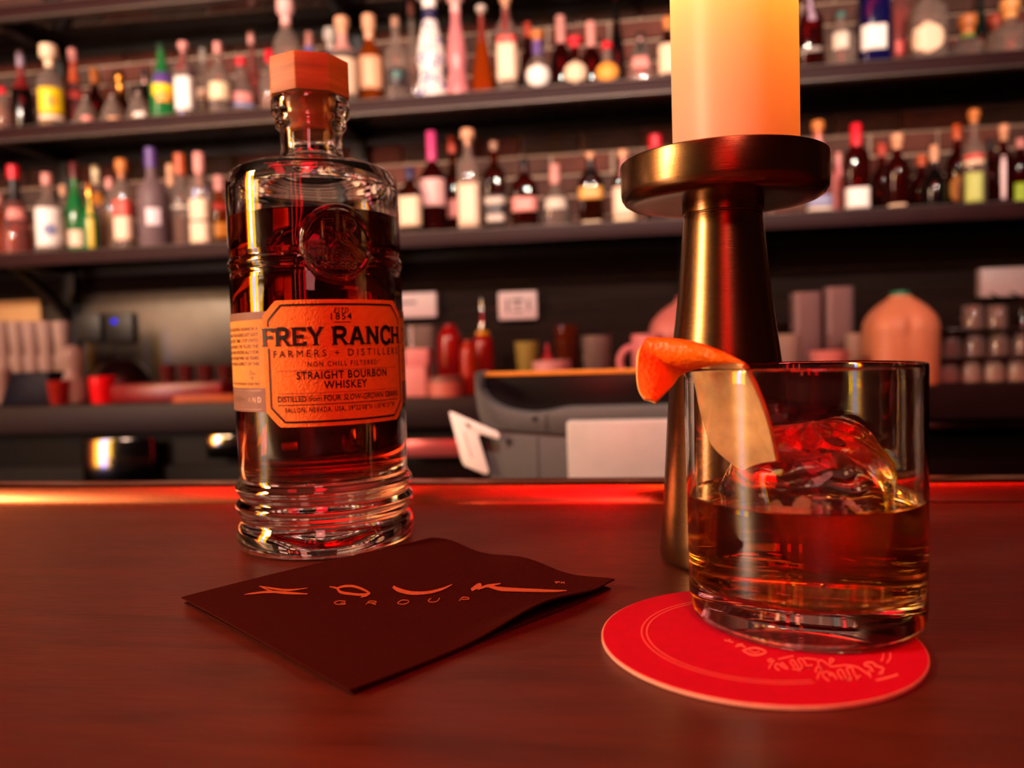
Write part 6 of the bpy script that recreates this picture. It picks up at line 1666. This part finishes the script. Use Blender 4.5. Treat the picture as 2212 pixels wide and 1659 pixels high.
for i in range(4):
    x, y, r, z0, z1 = ITEM['mi%d' % i]
    o = empty('tumbler', (x, y, zl + .0033), 'upturned clear tumbler, %s in the middle row right of the orange jug' % ordw[i], 'glass', 'stacked upturned tumblers')
    lathe_obj('body', tumbler_prof(r * .97, zl2 - zl - .0033, -1, .92), tum, o, 20)
o = box('glass_mat', ITEM['mi0'][0] - .03, ITEM['mi3'][0] + .05, 1.86, 1.98, zl2 + .0003, zl2 + .003, MATS['mat_plastic'], None, .001)
tag(o, 'thin clear sheet under the two topmost upturned tumblers', 'tray')
for i in range(2):
    x, y, r, z0, z1 = ITEM['hi%d' % i]
    o = empty('tumbler', (x, y, zl2 + .0033), 'upturned clear tumbler, %s of the two on top of the stack' % ['left', 'right'][i], 'glass', 'stacked upturned tumblers')
    lathe_obj('body', tumbler_prof(r * .97, z1 - zl2 - .0033, -1, .92), tum, o, 20)
for i in range(2):
    x, y, r, z0, z1 = ITEM['blk%d' % i]
    h = z1 - z0
    o = empty('pour_bottle', (x, y, z0), 'black bottle with a bent steel pourer, %s of the pair at the right' % ['left', 'right'][i], 'bottle', 'black pour bottles')
    lathe_obj('body', [(0, .0005), (r, .0005), (r, h * .5), (r * .7, h * .62), (r * .4, h * .72), (r * .4, h * .8), (0, h * .8)], GL['black'], o, 22)
    V, F = [], []
    path = [(0, h * .8), (0, h * .88), (-.008, h * .95), (-.026, h)]
    for k, (px_, pz_) in enumerate(path):
        for j in range(8):
            b = 2 * PI * j / 8
            V.append((px_ + .0045 * math.cos(b), .0045 * math.sin(b), pz_))
    for k in range(3):
        for j in range(8):
            F.append((k * 8 + j, k * 8 + (j + 1) % 8, (k + 1) * 8 + (j + 1) % 8, (k + 1) * 8 + j))
    F += [tuple(range(8))[::-1], tuple(range(24, 32))]
    mesh_obj('pourer', V, F, steel, o)

# cards and boxes on the wall
white_card = mat('notice_card', '#bfa2a2', .6, 0, .04)
grey_ink = mat('notice_ink', '#5a4a50', .6, 0, .1)
for key, lb in (('sign0', 'white notice box with one dark bar on the wall beside the whiskey bottle'), ('sign1', 'white notice box with grey print on the wall right of the whiskey bottle')):
    x, y, r, z0, z1 = ITEM[key]
    o = empty('notice_box', (x, y, (z0 + z1) / 2), lb, 'sign', 'notice boxes on the wall')
    local(box('card', x - r, x + r, y, WALL - .0145, z0, z1, white_card, o, .004), o)
    zc = (z0 + z1) / 2
    if key == 'sign0':
        local(box('print', x - r * .9, x + r * .1, y - .0006, y, zc + .004, zc + .012, grey_ink, o), o)
    else:
        for q, (a, b, c, d_) in enumerate(((-.6, -.45, -.5, .5), (-.3, .3, .25, .5), (-.2, .2, -.1, .1), (.5, .65, -.4, .4), (-.3, .3, -.5, -.35))):
            local(box('print', x + r * a, x + r * b, y - .0006, y, zc + (z1 - z0) / 2 * c, zc + (z1 - z0) / 2 * d_, grey_ink, o), o)
x, y, r, z0, z1 = ITEM['sign2']
o = box('towel_dispenser', x - r, x + r, y, WALL - .0145, z0, z1, mat('dispenser_grey', '#b49a9a', .5, 0, .05), None, .004)
tag(o, 'plain grey box on the dark wall above the stacked tumblers', 'box')
x, y, r, z0, z1 = ITEM['card']
o = box('card_sheet', x - r, x + r, 2.262, 2.2795, .085, z1, mat('cardboard', '#c0905a', .7, 0, .06, 20), None, .001)
tag(o, 'tan card sheet on the steel backsplash just above the pint glasses', 'board')
for key, lb in (('el0', 'dark electrical box without a light on the steel backsplash'), ('el1', 'dark electrical box with a small blue light')):
    x, y, r, z0, z1 = ITEM[key]
    o = empty('electrical_box', (x, 2.262, (z0 + z1) / 2), lb, 'box', 'electrical boxes')
    local(box('case', x - r, x + r, 2.258, 2.2802, z0, z1, mat('box_charcoal', '#1a1614', .5, 0, .1), o, .004), o)
    if key == 'el1':
        q = lathe_obj('indicator', [(0, 0), (.007, 0), (.007, .003), (0, .003)], glow('blue_led', '#2a20ff', 1.6), o, 16)
        q.rotation_euler = (PI / 2, 0, 0)
        q.location = (-1.56 - x, 2.2578 - 2.262, .209 - (z0 + z1) / 2)
